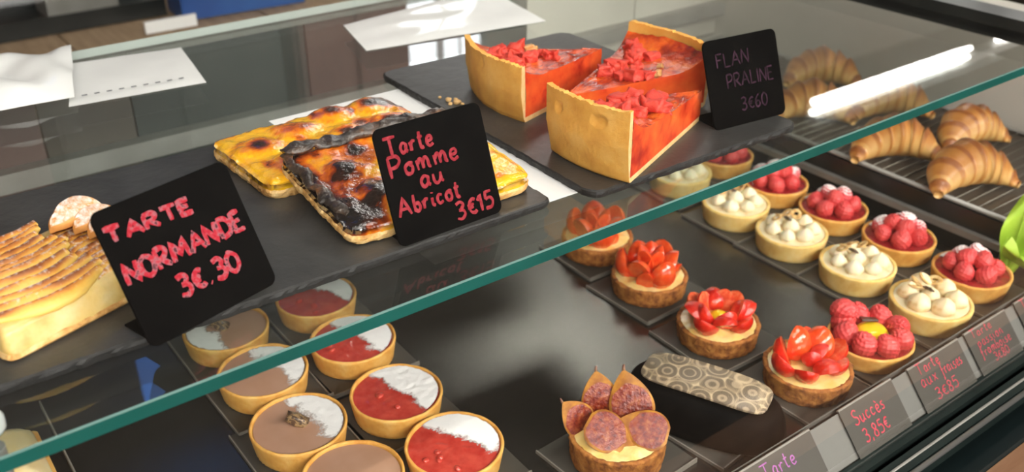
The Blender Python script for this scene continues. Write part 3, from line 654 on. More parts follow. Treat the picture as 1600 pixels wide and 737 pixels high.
# ---- apricot tarts
def apricot(label, loc, rz, lx, ly, th, fruits, blot, chf, rot=None, hump=.0015, seed=0):
    t = thing('apricot_tart', label, 'tart slice', loc, rz, 'apricot tart slices', rot)
    n = 46; mb = MB()
    def edge(u, v):   # wavy outline
        x = (u - .5) * lx + .0016 * nz(v * 9, seed, 1) * (1 if abs(u - .5) > .49 else .6); y = (v - .5) * ly + .0016 * nz(u * 9, seed, 5)
        k = min(u, 1 - u) ** .5 * min(v, 1 - v) ** .5
        return x, y
    def corner(x, y, r=.012):
        ax, ay = abs(x) - (lx / 2 - r), abs(y) - (ly / 2 - r)
        if ax > 0 and ay > 0:
            L = math.hypot(ax, ay)
            if L > r: x = math.copysign(lx / 2 - r + ax * r / L, x); y = math.copysign(ly / 2 - r + ay * r / L, y)
        return x, y
    ch = []
    top = []
    for i in range(n + 1):
        for j in range(n + 1):
            u, v = i / n, j / n; x, y = corner(*edge(u, v))
            d = min(u * lx, (1 - u) * lx, v * ly, (1 - v) * ly)
            z = th * (.78 + .22 * min(1, d / .006)) + hump * nz(x * 60, y * 60, seed) + .0007 * nz(x * 190, y * 190, seed)
            c = .10 + .12 * max(0, nz(x * 55, y * 55, seed + 7)) + .9 * max(0, nz(x * 75, y * 75, seed + 3) - .22)
            for (fx, fy, fr, fhh, fc) in fruits:
                q = math.hypot(x - fx, y - fy) / fr
                if q < 1.25: z += fhh * max(0, 1 - q * q) ** .6 if q < 1 else 0; c += .18 * (1 if q < 1 else 0) + (fc * max(0, 1 - q * 1.6) if q < 1 else 0)
            for (fx, fy, fr, s_) in blot:
                q = math.hypot((x - fx), (y - fy)) / fr + .35 * nz(x * 120, y * 120, seed + 1)
                if q < 1: c += s_ * (1 - q) ** .5
            c += chf(u, v)
            top.append((x, y, z)); ch.append(min(1.0, c))
    N = len(top); rim = [i * (n + 1) for i in range(n + 1)] + [n * (n + 1) + j for j in range(1, n + 1)] + [i * (n + 1) + n for i in range(n - 1, -1, -1)] + [j for j in range(n - 1, 0, -1)]
    mb.add(top, [(i * (n + 1) + j, (i + 1) * (n + 1) + j, (i + 1) * (n + 1) + j + 1, i * (n + 1) + j + 1) for i in range(n) for j in range(n)])
    o = len(mb.v); mb.v += [(top[k][0], top[k][1], th * .45) for k in rim]; ch2 = ch + [ch[k] * .6 for k in rim]
    for k in range(len(rim)): mb.f.append((rim[k], o + k, o + (k + 1) % len(rim), rim[(k + 1) % len(rim)])[::-1]); mb.mi.append(0)
    mb.at['char'] = ch2; mb.build('topping', 'apricot_top', t, True)
    mb = MB(); m_ = len(rim); prof = [(1.0, th * .5), (1.012, th * .34), (1.008, th * .18), (.99, 0)]
    for s_, z in prof: mb.v += [(top[k][0] * s_ + .0011 * nz(top[k][0] * 400, top[k][1] * 400, z * 900), top[k][1] * s_ + .0011 * nz(top[k][1] * 400, top[k][0] * 400, z * 900), z) for k in rim]
    for r in range(3):
        for k in range(m_): mb.f.append((r * m_ + k, r * m_ + (k + 1) % m_, (r + 1) * m_ + (k + 1) % m_, (r + 1) * m_ + k)[::-1]); mb.mi.append(0)
    mb.f.append(tuple(3 * m_ + k for k in range(m_))); mb.mi.append(0)
    mb.build('pastry_base', 'puff_base', t)
    return t
aA = apricot('yellow apricot tart slice with browned spots at the back of the slate', (.287, .607, ZS + .0002), .04, .148, .098, .013,
    [(-.052, .012, .017, .0030, .75), (-.018, .024, .017, .003, .3), (.020, .034, .017, .004, .75), (.052, .030, .017, .004, .8), (-.045, -.026, .018, .0025, .55), (.012, -.006, .016, .003, .55), (.048, -.006, .016, .003, .8)],
    [(-.02, -.034, .012, .5), (.03, .004, .010, .5), (.055, -.02, .018, .8), (.066, .03, .012, .6), (-.022, .002, .008, .45)], lambda u, v: .5 * max(0, u - .9) * 10 * .6, seed=2)
aB = apricot('charred apricot tart slice leaning behind the price sign', (.2975, .519, ZS + .0004), 0, .138, .108, .013,
    [(-.040, .012, .014, .004, .95), (-.030, -.022, .017, .004, 1.0), (.005, -.004, .016, .003, .1), (.03, -.03, .016, .003, .3), (.045, .012, .016, .003, .2), (.012, .028, .014, .003, .4)],
    [(-.046, -.008, .020, .4), (-.052, -.038, .018, .7), (-.02, .028, .02, .35), (-.012, -.040, .02, .3)], lambda u, v: .75 * max(0, 1 - u * 9) + .5 * max(0, (v - .84) * 7) + .34 * max(0, .62 - u), rot=(math.radians(6.0), 0, -.02), seed=6)
aB.location.z += .0060
def char_edge(t, p0, p1, r0, seed):
    mb = MB(); n = 60; pts, rr = [], []
    for i in range(n + 1):
        u = i / n; p = Vector(p0).lerp(Vector(p1), u); p.z += .0016 * nz(u * 7, seed, 0); p.y += .0015 * nz(u * 5, seed, 4); pts.append(p)
        rr.append(r0 * (.75 + .35 * nz(u * 9, seed, 9)) * min(1, .45 + 6 * min(u, 1 - u)))
    mb.tube(pts, rr, 18, 0, True, .5)
    mb.v = [tuple(Vector(v) + Vector((nz(v[0] * 75, v[1] * 75, v[2] * 75), nz(v[1] * 75, v[2] * 75, v[0] * 75), .8 * nz(v[2] * 75, v[0] * 75, 7))) * .0042 + Vector((1, 1, 1)) * .0010 * nz(v[0] * 420, v[1] * 420, v[2] * 420)) for v in mb.v]
    tag(mb.build('charred_edge', 'char_crust', t, True), 'blackened raised pastry edge')
char_edge(aB, (-.066, .050, .0155), (.062, .050, .0150), .0085, 3)
char_edge(aB, (-.066, .050, .0140), (-.064, -.035, .0120), .0052, 8)

# ---- apple tart (left)
an = thing('apple_tart', 'apple tart slice with browned ridges of sliced apple at far left', 'tart slice', (.0325, .4655, ZS + .0002), math.radians(18))
LX, LY, HT = .115, .088, .0185
mb = MB(); n = 30
for zz, ins in ((0, .0015), (.0018, 0), (.0042, .0006)):
    ring = rrect(ins, LX - ins, ins, LY - ins, .006, 5); k = len(ring)
    mb.v += [(x + .0012 * nz(x * 260, y * 260, zz * 500), y + .0012 * nz(y * 260, x * 260, zz * 700), zz) for x, y in ring]
for r in range(2):
    for j in range(k): mb.f.append((r * k + j, r * k + (j + 1) % k, (r + 1) * k + (j + 1) % k, (r + 1) * k + j)); mb.mi.append(0)
mb.f.append(tuple(reversed(range(k)))); mb.f.append(tuple(2 * k + j for j in range(k))); mb.mi += [0, 0]
mb.build('pastry_base', 'puff_base', an)
mb = MB(); rings = []
for zz, ins in ((.004, .0012), (.007, .0016), (.011, .0022), (.0145, .003), (.0170, .0048), (.0180, .009)):
    ring = []
    base = rrect(ins, LX - ins, ins, LY - ins, .006, 5)
    for i in range(len(base)):
        a, b = Vector(base[i]), Vector(base[(i + 1) % len(base)]); q = max(1, int((b - a).length / .004))
        for j in range(q): ring.append(a.lerp(b, j / q))
    rings.append((zz, ring))
k = min(len(r[1]) for r in rings)
ks = []
for zz, ring in rings:
    for i in range(k):
        p = ring[int(i * len(ring) / k)]; d = (Vector((LX / 2, LY / 2)) - p).normalized()
        o_ = .0015 * nz(p.x * 170, p.y * 170, zz * 170)
        mb.v.append((p.x + d.x * o_, p.y + d.y * o_, zz + .0008 * nz(p.x * 120, p.y * 120, 5)))
for r in range(len(rings) - 1):
    for j in range(k): mb.f.append((r * k + j, r * k + (j + 1) % k, (r + 1) * k + (j + 1) % k, (r + 1) * k + j)); mb.mi.append(0)
mb.f.append(tuple((len(rings) - 1) * k + j for j in range(k))); mb.mi.append(0)
mb.build('apple_custard', 'custard', an, True)
def apple_slice(x0, x1, y, z, seed, bow, r=.0062, lean=.9):
    mb = MB(); n = 22; m_ = 12; ch = []
    for i in range(n + 1):
        u = i / n; x = x0 + (x1 - x0) * u
        yy = y + bow * (4 * u * (1 - u)) + .0007 * nz(u * 4, seed, 1)
        prof = max(.12, math.sin(math.pi * min(1, max(0, u * .94 + .03))) ** .45)
        for j in range(m_):
            a = 2 * math.pi * j / m_
            # thin slice cross-section, leaning back, sharp browned top edge
            hh = math.sin(a) * r * prof; ww = math.cos(a) * .0027 * (1.15 - .75 * max(0, math.sin(a)))
            p = Vector((x, yy + ww + hh * lean * .75, z + hh * .62 + .0006 * nz(u * 13, a, seed)))
            mb.v.append(tuple(p))
            e = max(0, math.sin(a)); ch.append(min(1, -.08 + 1.0 * e ** 1.3 * (.75 + .7 * nz(u * 3.2, seed * 1.7, 2)) + .18 * e * (1 - u)))
    for i in range(n):
        for j in range(m_): mb.f.append((i * m_ + j, (i + 1) * m_ + j, (i + 1) * m_ + (j + 1) % m_, i * m_ + (j + 1) % m_)[::-1]); mb.mi.append(0)
    mb.f.append(tuple(range(m_))); mb.f.append(tuple(n * m_ + j for j in reversed(range(m_)))); mb.mi += [0, 0]
    mb.at['char'] = ch; return mb.build('apple_slice', 'apple', an, True)
for i in range(12):
    y = .0165 + i * .0061
    apple_slice(.0035, .067 + .004 * math.sin(i * 1.3), y, .0195 + .0055 * min(1, i / 5), i + 1, -.0100 - .0020 * random.random(), .0066, .45)
for i in range(11):       # shorter, paler slices continuing to the right
    apple_slice(.060, .098, .0095 + i * .0050, .0170 + .0005 * i, i + 30, .0025, .0046)
def moon(x, y, z, rz, r, tilt):
    mb = MB(); n = 18; th = .0022
    out = [(r * math.cos(math.pi * i / n - .15 * math.pi / n), .78 * r * math.sin(math.pi * i / n)) for i in range(n + 1)]
    out = [(px, py) for px, py in out] + [(r * (1 - 2 * (i + 1) / 8) * -1, -.22 * r * math.sin(math.pi * (i + 1) / 8)) for i in range(7)]
    mb.prism(out, -th, th, .0010)
    mb.v = [(vx, vy, vz + .0035 * (vx / r) ** 2 * -1 + .0008 * nz(vx * 200, vy * 200, x * 99)) for vx, vy, vz in mb.v]
    weighted(mb.build('apple_slice', 'apple_dusted', an, loc=(x, y, z), rot=(tilt, 0, rz)), 50)
for i, (x, y, z) in enumerate(((.088, .064, .0315), (.080, .055, .0325), (.089, .046, .0312), (.092, .037, .0300), (.095, .028, .0288), (.098, .019, .0278))):
    moon(x, y, z, -.25 + .06 * i, .0145, .35)
for i, (x, y) in enumerate(((.1330, .6080), (.1370, .6055), (.142, .611), (.151, .600))):
    o = chunk('sugar_crumb', .0011 + .0004 * (i % 2), 'white_paper', None, (x, y, ZS + .0005), i + 70, .6); o.rotation_euler = (0, 0, i)
    tag(o, 'tiny white sugar crumb on the slate behind the apple tart', 'crumb', 'sugar crumbs')

# ================================================================== LOWER DECK: cards and tartlets
def deck_card(x, y, label, sx=.041, sy=.0405, rz=0, z=0.0):
    t = thing('pastry_card', label, 'card', (x, y, z), rz, 'cards under the tartlets')
    MB().prism(rrect(-sx, sx, -sy, sy, .0008, 2), .0004, .0018).build('plate', 'card', t)
    mb = MB(); mb.box(-sx, sx, -sy - .0008, -sy + .0003, .0002, .0042); mb.build('lip', 'card_edge', t)
    mb = MB(); mb.box(-sx - .0008, -sx + .0003, -sy, sy, .0002, .0030); mb.build('lip', 'card_edge', t)
    return t
ZC = .0019
def shell(t, mat, R=.0368, h=.0205, wall=.0025, fill=.0035, seed=0, rb=.92, ripple=.006, crumbly=0):
    def fn(p, a):
        L = math.hypot(p.x, p.y)
        if L > R * .8:
            k = 1 + ripple * math.cos(46 * a) * (1 if p.z < h * .75 else .2) + .010 * nz(math.cos(a) * 2, math.sin(a) * 2, seed)
            k += crumbly * (nz(math.cos(a) * 9, math.sin(a) * 9, p.z * 420 + seed) + .6 * nz(math.cos(a) * 21, math.sin(a) * 21, p.z * 900 + seed))
            p = Vector((p.x * k, p.y * k, p.z + .0005 * nz(math.cos(a) * 4, math.sin(a) * 4, seed + 9) * (1 if p.z > h * .5 else 0)))
        return p
    prof = [(0, 0), (R * rb * .97, 0), (R * rb, .0012)] + [(R * (rb + (1 - rb) * k / 6), .0012 + (h - .003) * k / 6) for k in range(1, 7)]
    prof += [(R * .995, h - .0006), (R - wall * .45, h), (R - wall * .9, h - .0006), (R - wall, h - .0018), (R - wall * 1.1, h - fill - .001), (0, h - fill - .001)]
    return MB().lathe(prof, 96, 0, fn).build('shell', mat, t, True)
def disc(name, mat, t, R, z, bow=0, amp=0, seed=0, n=64, s=140):
    mb = MB(); rs = 10; vs = [(0, 0, z + bow)]
    for i in range(1, rs + 1):
        q = i / rs
        for j in range(n):
            a = 2 * math.pi * j / n; x, y = R * q * math.cos(a), R * q * math.sin(a)
            vs.append((x, y, z + bow * (1 - q * q) + amp * nz(x * s, y * s, seed) * (1 - q ** 6)))
    fs = [(0, 1 + j, 1 + (j + 1) % n) for j in range(n)]
    for i in range(rs - 1):
        for j in range(n): fs.append((1 + i * n + j, 1 + (i + 1) * n + j, 1 + (i + 1) * n + (j + 1) % n, 1 + i * n + (j + 1) % n))
    mb.add(vs, fs); return mb.build(name, mat, t, True)
def sugar(t, R, z, ang, seed, off=-.1, bow=0):
    """half-moon of icing sugar: only faces on the sugared side of a wavy line are kept"""
    n, rs = 72, 16; mb = MB(); ed = []; ca, sa = math.cos(ang), math.sin(ang); keep = []
    for i in range(rs + 1):
        q = i / rs
        for j in range(n):
            a = 2 * math.pi * j / n; x, y = R * q * math.cos(a), R * q * math.sin(a)
            s = (x * ca + y * sa) / R - off + .22 * nz(x * 70, y * 70, seed)
            e = max(0, min(1, s / .55))
            mb.v.append((x, y, z + bow * (1 - q * q) + .0012 * e + (.0009 * nz(x * 230, y * 230, seed) + .0004 * nz(x * 600, y * 600, seed)) * e)); ed.append(min(e, 1.0 if q < .93 else (1 - q) / .07 * .6 + .4)); keep.append(s > -.12)
    for i in range(rs):
        for j in range(n):
            f = (i * n + j, (i + 1) * n + j, (i + 1) * n + (j + 1) % n, i * n + (j + 1) % n)
            if all(keep[k] for k in f):
                if i == 0: f = f[:3]
                mb.f.append(f); mb.mi.append(0)
    mb.at['edge'] = ed; return mb.build('icing_sugar', 'icing_sugar', t, True)

# ---- chocolate and red tartlets, two rows
CH = [(.217, .707, math.pi, 'milk chocolate tartlet with icing sugar on its left half, farthest back'),
      (.217, .630, .2, 'milk chocolate tartlet second from the back, partly under the glass edge'),
      (.211, .552, .15, 'milk chocolate tartlet with a small gold-veined chocolate piece in its middle'),
      (.217, .478, .1, 'milk chocolate tartlet cut by the bottom edge of the photo')]
for i, (x, y, a, lab) in enumerate(CH):
    deck_card(x, y, 'grey card under the ' + ('farthest', 'second', 'third', 'nearest')[i] + ' chocolate tartlet of its row', rz=.02 * (i % 2))
    t = thing('chocolate_tartlet', lab, 'tartlet', (x, y, ZC), 0, 'chocolate tartlets')
    shell(t, 'shell_gold', seed=i); disc('filling', 'milk_choc', t, .0338, .0180, .0004)
    if i < 3: sugar(t, .0335, .0183, a, i + 1, (.15, .05, .12)[i])
    if i in (0, 2):
        o = chunk('chocolate_piece', .0062, 'gold_choc', t, ((-.004, .004, .0215) if i == 0 else (.000, .001, .0225)), 5 + i, .55, 1, .5, .8); o.rotation_euler = (.35, .1, .9); o.scale = (.8, 1.25, 1)
RD = [(.303, .706, .35, 'red jelly tartlet farthest back with icing sugar, under the glass shelf'),
      (.2975, .626, .25, 'red jelly tartlet crossed by the teal glass edge'),
      (.2895, .540, .2, 'red jelly tartlet half covered in thick icing sugar, third in row'),
      (.2925, .462, .45, 'red jelly tartlet with lumpy berries and icing sugar at the bottom')]
for i, (x, y, a, lab) in enumerate(RD):
    deck_card(x, y, 'grey card under the ' + ('farthest', 'second', 'third', 'nearest')[i] + ' red jelly tartlet of its row', rz=-.02 * (i % 2))
    t = thing('red_jelly_tartlet', lab, 'tartlet', (x, y, ZC), 0, 'red jelly tartlets')
    shell(t, 'shell_gold', seed=i + 20); disc('filling', 'red_jelly', t, .0338, .0178, .0005, .0008 + .0004 * (i == 3), i, s=220)
    sugar(t, .0332, .0190, a, i + 11, (.1, -.12, -.12, .02)[i], .0004)
    for b in range(3 + 3 * (i == 3)):
        an_ = a + math.pi + random.uniform(-.9, .9); r = random.uniform(.010, .026)
        chunk('berry_piece', random.uniform(.0022, .0036), 'red_jelly', t, (r * math.cos(an_), r * math.sin(an_), .0186), b + i * 7, .5, 1, .3, 0)

# ---- strawberries
def strawberry_mesh(name, Lh, Wd, skin, flesh, seed=0, frac=.5):
    """half strawberry: rounded back, flat cut face, tip at +z, cut face looks along -y"""
    n, m_ = 14, 12; mb = MB()
    for i in range(n + 1):
        t = i / n; r = Wd * (.62 + .38 * math.sin(t / .38 * math.pi / 2) if t < .38 else max(.0, 1 - ((t - .38) / .62) ** 2.0) ** .62) + .0004
        if i == 0: r *= .6
        for j in range(m_ + 1):
            a = math.pi * j / m_
            mb.v.append((r * math.cos(a), r * math.sin(a) * 2 * frac * .9 * (1 + .06 * nz(t * 6, a * 3, seed)), Lh * t))
    for i in range(n):
        for j in range(m_): q = i * (m_ + 1) + j; mb.f.append((q, q + 1, q + m_ + 2, q + m_ + 1)); mb.mi.append(0)
    mb.f.append(tuple(range(m_, -1, -1))); mb.mi.append(1)
    # cut face with a bowed middle
    o = len(mb.v); mid = [(0, -.0006 * math.sin(math.pi * i / n), Lh * i / n) for i in range(n + 1)]; mb.v += mid
    for i in range(n):
        a0, b0 = i * (m_ + 1), i * (m_ + 1) + m_
        mb.f.append((a0, a0 + m_ + 1, o + i + 1, o + i)); mb.f.append((o + i, o + i + 1, b0 + m_ + 1, b0)); mb.mi += [1, 1]
    return mb
SB = {}
def straw(t, kind, loc, rot, sc=1.0):
    key = kind
    if key not in SB:
        L_, W_, a, b = {'half': (.024, .0115, 'strawberry', 'strawberry_flesh'), 'slim': (.022, .0080, 'strawberry_bright', 'strawberry_bright'), 'bright': (.026, .0120, 'strawberry_bright', 'strawberry_bright'), 'petal': (.020, .0095, 'strawberry', 'strawberry_flesh')}[kind]
        o = strawberry_mesh('strawberry_piece', L_, W_, a, b, len(SB)).build('strawberry_piece', [a, b], t); weighted(o, 45); SB[key] = o.data
    else: o = link('strawberry_piece', SB[key], t)
    o.location = loc; o.rotation_mode = 'ZYX'; o.rotation_euler = rot; o.scale = (sc, sc, sc)
    return o
def radial(t, kind, ang, r, lean, z, sc=1.0, face=0, spin=0):
    """piece standing at polar (r, ang), tip leaning outwards by lean; face=pi shows its cut face outwards"""
    R = Matrix.Rotation(ang - math.pi / 2, 4, 'Z') @ Matrix.Rotation(-lean, 4, 'X') @ Matrix.Rotation(face, 4, 'Z') @ Matrix.Rotation(spin, 4, 'Y')
    o = straw(t, kind, (r * math.cos(ang), r * math.sin(ang), z), (0, 0, 0), sc); o.rotation_mode = 'XYZ'; o.rotation_euler = R.to_euler('XYZ'); return o
def crumb_base(t, seed, R=.0365, h=.0185):
    shell(t, 'shell_brown', R, h, .004, .002, seed, .95, 0, .034)
    disc('cream', 'pastry_cream', t, R * .91, h - .001, .0035, .0028, seed, s=130)
ST = [(.588, .640, 'strawberry tartlet at the back, seen partly through the glass shelf'),
      (.578, .553, 'strawberry tartlet with bright upright strawberry pieces heaped high'),
      (.571, .458, 'strawberry tartlet with pieces opened like a flower around yellow cream'),
      (.582, .369, 'strawberry tartlet at the front with cream showing along its rim')]
for i, (x, y, lab) in enumerate(ST):
    deck_card(x, y, 'dark card under the ' + ('farthest', 'second', 'third', 'front')[i] + ' strawberry tartlet', .0425, .0415, rz=(-.02, .03, -.02, .02)[i])
    t = thing('strawberry_tartlet', lab, 'tartlet', (x, y, ZC), 0, 'strawberry tartlets'); crumb_base(t, i + 3)
    if i in (0, 1):
        for k in range(6): radial(t, 'bright', k * 1.047 + .3 * i, .0175, .30, .0165, random.uniform(1.0, 1.14), math.pi if k % 2 else 0)
        for k in range(5): radial(t, 'slim', k * 1.26 + .8, .008, .12, .0215, 1.18, math.pi)
        for k, a in enumerate((-2.6, -1.9, -1.2) if i else (-2.4, -1.6)): radial(t, 'slim', a, .0245, .25, .0155, .95, math.pi, .25 * (-1) ** k)
    elif i == 2:
        for k in range(8): radial(t, 'petal', k * .785 + .2, .0130, .90, .0195, random.uniform(1.12, 1.28), math.pi if k % 2 else 0)
        for k in range(5): radial(t, 'petal', k * 1.256 + .5, .0115, .40, .0215, 1.0, 0)
        mb = disc('custard_centre', 'yellow_curd', t, .008, .0240, .004)
    else:
        for k, (a, r, ln, z, sc, fc) in enumerate(((2.9, .016, .75, .019, 1.0, 0), (3.7, .014, .9, .0195, 1.0, 0), (4.5, .013, .95, .019, .95, math.pi), (5.2, .014, .9, .019, .95, 0), (5.9, .014, .75, .019, .95, 0), (.2, .012, .25, .0195, 1.0, math.pi), (.9, .012, .4, .020, .9, 0), (1.7, .012, .15, .0195, 1.05, math.pi), (2.3, .014, .5, .0195, .95, 0), (3.9, .004, .45, .0235, .8, 0), (5.3, .004, .5, .0225, .75, math.pi))):
            radial(t, 'bright' if k in (5, 7) else 'petal' if k % 2 else 'half', a, r, ln, z, sc * 1.08, fc)

# ---- raspberries
RB = {}
def raspberry(t, loc, mat, sc=1.0, rot=(0, 0, 0)):
    if mat not in RB:
        n, m_ = 40, 48; mb = MB(); pts = []
        for k in range(96):
            z = 1 - 2 * (k + .5) / 96; rr = math.sqrt(1 - z * z); a = k * 2.39996; pts.append(Vector((rr * math.cos(a), rr * math.sin(a), z)))
        for i in range(n + 1):
            th = math.pi * i / n
            for j in range(m_):
                a = 2 * math.pi * j / m_; d = Vector((math.sin(th) * math.cos(a), math.sin(th) * math.sin(a), math.cos(th)))
                dd = min((d - p).length for p in pts); b = math.sqrt(max(0, 1 - (dd / .235) ** 2))
                r = .0072 * (1 + .27 * b); q = d * r; q.z *= 1.12; k = 1 - .22 * max(0, d.z); mb.v.append((q.x * k, q.y * k, q.z))
        for i in range(n):
            for j in range(m_): mb.f.append((i * m_ + j, (i + 1) * m_ + j, (i + 1) * m_ + (j + 1) % m_, i * m_ + (j + 1) % m_)); mb.mi.append(0)
        o = mb.build('raspberry', mat, t, True); RB[mat] = o.data
    else: o = link('raspberry', RB[mat], t)
    o.location = loc; o.scale = (sc,) * 3; o.rotation_euler = rot; return o
RS = [(.842, .700, 'raspberry tartlet farthest back, seen through the glass shelf'), (.833, .612, 'raspberry tartlet cut by the teal glass edge'),
      (.833, .533, 'raspberry tartlet third from the back beside the croissant stand'), (.834, .453, 'raspberry tartlet with bright yellow shell and dusted berries behind'),
      (.831, .371, 'raspberry tartlet at the front right corner of the deck')]
for i, (x, y, lab) in enumerate(RS):
    deck_card(x, y, 'dark card under the ' + ('farthest', 'second', 'third', 'fourth', 'front')[i] + ' raspberry tartlet', .0385, .0405)
    t = thing('raspberry_tartlet', lab, 'tartlet', (x, y, ZC), .5 * i, 'raspberry tartlets')
    shell(t, 'shell_gold', .0365, .0195, .003, .003, i + 50); disc('jam', 'raspberry_jam', t, .0335, .0175, .001, .001, i)
    inv = -.5 * i
    for k in range(9):
        if k < 6: a, r, z = k * 1.047 + .2, .0195, .0240
        else: a, r, z = (k - 6) * 2.09 + .6, .0085, .0325
        wa = a + .5 * i; back = math.cos(wa - .75)            # far side of the tartlet carries the sugar
        raspberry(t, (r * math.cos(a), r * math.sin(a), z), 'raspberry_dusted' if back > .25 else 'raspberry', random.uniform(.98, 1.14), (random.uniform(-.6, .6), random.uniform(-.6, .6), random.uniform(0, 6)))
    sugar(t, .0345, .0183, .75 - .5 * i, i + 31, .35, .0008)
# ---- meringue tartlets
def kiss(t, x, y, z, r, mat):
    pk = random.uniform(-.25, .25)
    def fn(p, a): return Vector((p.x * (1 + .05 * math.cos(6 * a)) + pk * max(0, p.z - r * .5) * .6, p.y * (1 + .05 * math.cos(6 * a)), p.z))
    prof = [(0, -.25 * r), (r * .8, -.2 * r), (r * 1.0, .1 * r), (r * .98, .35 * r), (r * .8, .68 * r), (r * .52, .95 * r), (r * .24, 1.15 * r), (0, 1.28 * r)]
    MB().lathe(prof, 20, 0, fn).build('cream_kiss', mat, t, True, loc=(x, y, z))
ME = [(.763, .694, 'meringue tartlet farthest back, behind the glass edge'), (.755, .602, 'meringue tartlet just below the teal glass edge'),
      (.752, .524, 'pale meringue tartlet with plump white cream kisses, third in row'), (.752, .444, 'meringue tartlet with sliced almonds and a chocolate shard'),
      (.749, .363, 'large toasted meringue tartlet at the front next to the price cards')]
for i, (x, y, lab) in enumerate(ME):
    deck_card(x, y, 'dark card under the ' + ('farthest', 'second', 'third', 'fourth', 'front')[i] + ' meringue tartlet', .0395, .0405)
    t = thing('meringue_tartlet', lab, 'tartlet', (x, y, ZC), .4 * i, 'meringue tartlets')
    shell(t, 'shell_pale', .0365, .021, .004, .002, i + 70); disc('cream', 'meringue_toast', t, .0325, .0200, .001, .0008, i)
    mk = 'meringue_toast' if i == 4 else 'meringue'
    for k in range(7 if i < 4 else 6):
        a = k * 2 * math.pi / (7 if i < 4 else 6) - .4 * i; kiss(t, .0205 * math.cos(a), .0205 * math.sin(a), .0218, (.0082 if i < 4 else .0108) * random.uniform(.92, 1.08), mk)
    kiss(t, .001, .001, .0225, .0085, mk)
    for k in range(4):
        a = .5 + k * .55 - .4 * i; mb = MB()
        mb.lathe([(.0028, -.0005), (.0062, -.0006), (.0066, .0), (.0062, .0006), (.0028, .0005), (.0025, 0), (.0028, -.0005)], 24)
        mb.build('almond_flake', 'almond', t, True, loc=(.0165 * math.cos(a), .0165 * math.sin(a), .0315 + .001 * (k % 2)), rot=(random.uniform(-.6, .6), random.uniform(-.6, .6), 0), scale=(1.1, .85, 1))
    o = MB().prism([(-.006, -.002), (.004, -.003), (.008, .001), (.002, .003), (-.005, .002)], 0, .0012).build('chocolate_shard', 'dark_choc', t, loc=(.002, .006, .0325), rot=(.9, .3, 1.2 - .4 * i))
# ---- raspberry succes with yellow centre
deck_card(.660, .3635, 'dark card under the yellow-centred raspberry pastry', .0400, .0405)
t = thing('raspberry_curd_tartlet', 'raspberry tartlet with a yellow curd centre and chocolate piece', 'tartlet', (.660, .3635, ZC))
shell(t, 'shell_gold', .0365, .017, .003, .002, 90); disc('jam', 'raspberry_jam', t, .0335, .0160, .0008, .0008, 4)
MB().lathe([(0, .028), (.006, .0277), (.0105, .026), (.0138, .0225), (.0145, .018), (.0145, .0155)], 40).build('yellow_curd', 'yellow_curd', t, True)
for k in range(8):
    a = k * .785 + .35; raspberry(t, (.0245 * math.cos(a), .0245 * math.sin(a), .0232), 'raspberry', random.uniform(1.1, 1.25), (random.uniform(-.8, .8), random.uniform(-.8, .8), k))
raspberry(t, (-.006, .026, .0315), 'raspberry', 1.25, (1.2, .3, 0))
MB().prism([(-.008, -.004), (.007, -.0045), (.008, .003), (-.006, .005)], 0, .0016, .0003).build('chocolate_piece', 'dark_choc', t, loc=(.003, .007, .0285), rot=(-.25, .1, -.5))
# ---- fig tartlet
deck_card(.395, .397, 'dark card under the fig tartlet', .043, .042, rz=.05)
t = thing('fig_tartlet', 'fig tartlet topped with glossy cut figs at the bottom', 'tartlet', (.395, .397, ZC)); crumb_base(t, 44, .0365, .024)
def fig(t, loc, heading, pitch, roll, sc):
    """cut face looks along local -y, stalk along +z; heading turns it, pitch tips the face up, roll spins it in its own plane"""
    n, m_ = 16, 14; mb = MB(); L_, W_ = .033, .0125
    for i in range(n + 1):
        q = i / n
        r = W_ * max(.07, (q + .03) ** .5 * (1 - q * .98) ** .9 / .402)
        for j in range(m_ + 1):
            a = math.pi * j / m_; mb.v.append((r * math.cos(a), r * math.sin(a) * .5, L_ * (q - .42)))
    for i in range(n):
        for j in range(m_): k = i * (m_ + 1) + j; mb.f.append((k, k + 1, k + m_ + 2, k + m_ + 1)); mb.mi.append(0)
    R = Matrix.Rotation(heading, 4, 'Z') @ Matrix.Rotation(-pitch, 4, 'X') @ Matrix.Rotation(roll, 4, 'Y')
    rim = [mb.v[i * (m_ + 1)] for i in range(n + 1)] + [mb.v[i * (m_ + 1) + m_] for i in range(n, -1, -1)]
    o = weighted(mb.build('fig_half', 'fig_skin', t, loc=loc, rot=R.to_euler(), scale=(sc,) * 3), 50)
    k = len(rim); mb = MB()
    in1 = [Vector(p) * ((.90 if p[2] < .006 else max(.6, .90 - (p[2] - .006) * 22)) + .05 * nz(p[0] * 260, p[2] * 260, loc[0] * 300)) for p in rim]
    mb.v = [(p[0], -.0001, p[2]) for p in rim] + [(p.x, -.0007, p.z) for p in in1]
    for j in range(k): mb.f.append((j, (j + 1) % k, k + (j + 1) % k, k + j)); mb.mi.append(0)
    mb.build('rind', 'fig_rim', o, True)
    mb = MB(); in2 = [p * .5 for p in in1]
    mb.v = [(p.x, -.0007, p.z) for p in in1] + [(p.x, -.0015 - .0006 * nz(p.x * 400, p.z * 400, 3), p.z) for p in in2] + [(0, -.0011, 0)]
    for j in range(k): mb.f += [(j, (j + 1) % k, k + (j + 1) % k, k + j), (k + j, k + (j + 1) % k, 2 * k)]; mb.mi += [0, 0]
    mb.build('flesh', 'fig_flesh', o, True)
    MB().tube([(0, .001, L_ * .56), (.0003, .001, L_ * .62), (.0010, .0012, L_ * .68)], [.0011, .0009, .0006], 8).build('stalk', 'fig_skin', o, True)
HC = -.6435      # facing the customer's side
fig(t, (-.022, .020, .0330), HC + .55, .35, -.55, 1.0)
fig(t, (.001, .022, .0400), HC + .15, .30, -.12, 1.12)
fig(t, (.016, .004, .0395), HC - .15, .50, -.30, 1.30)
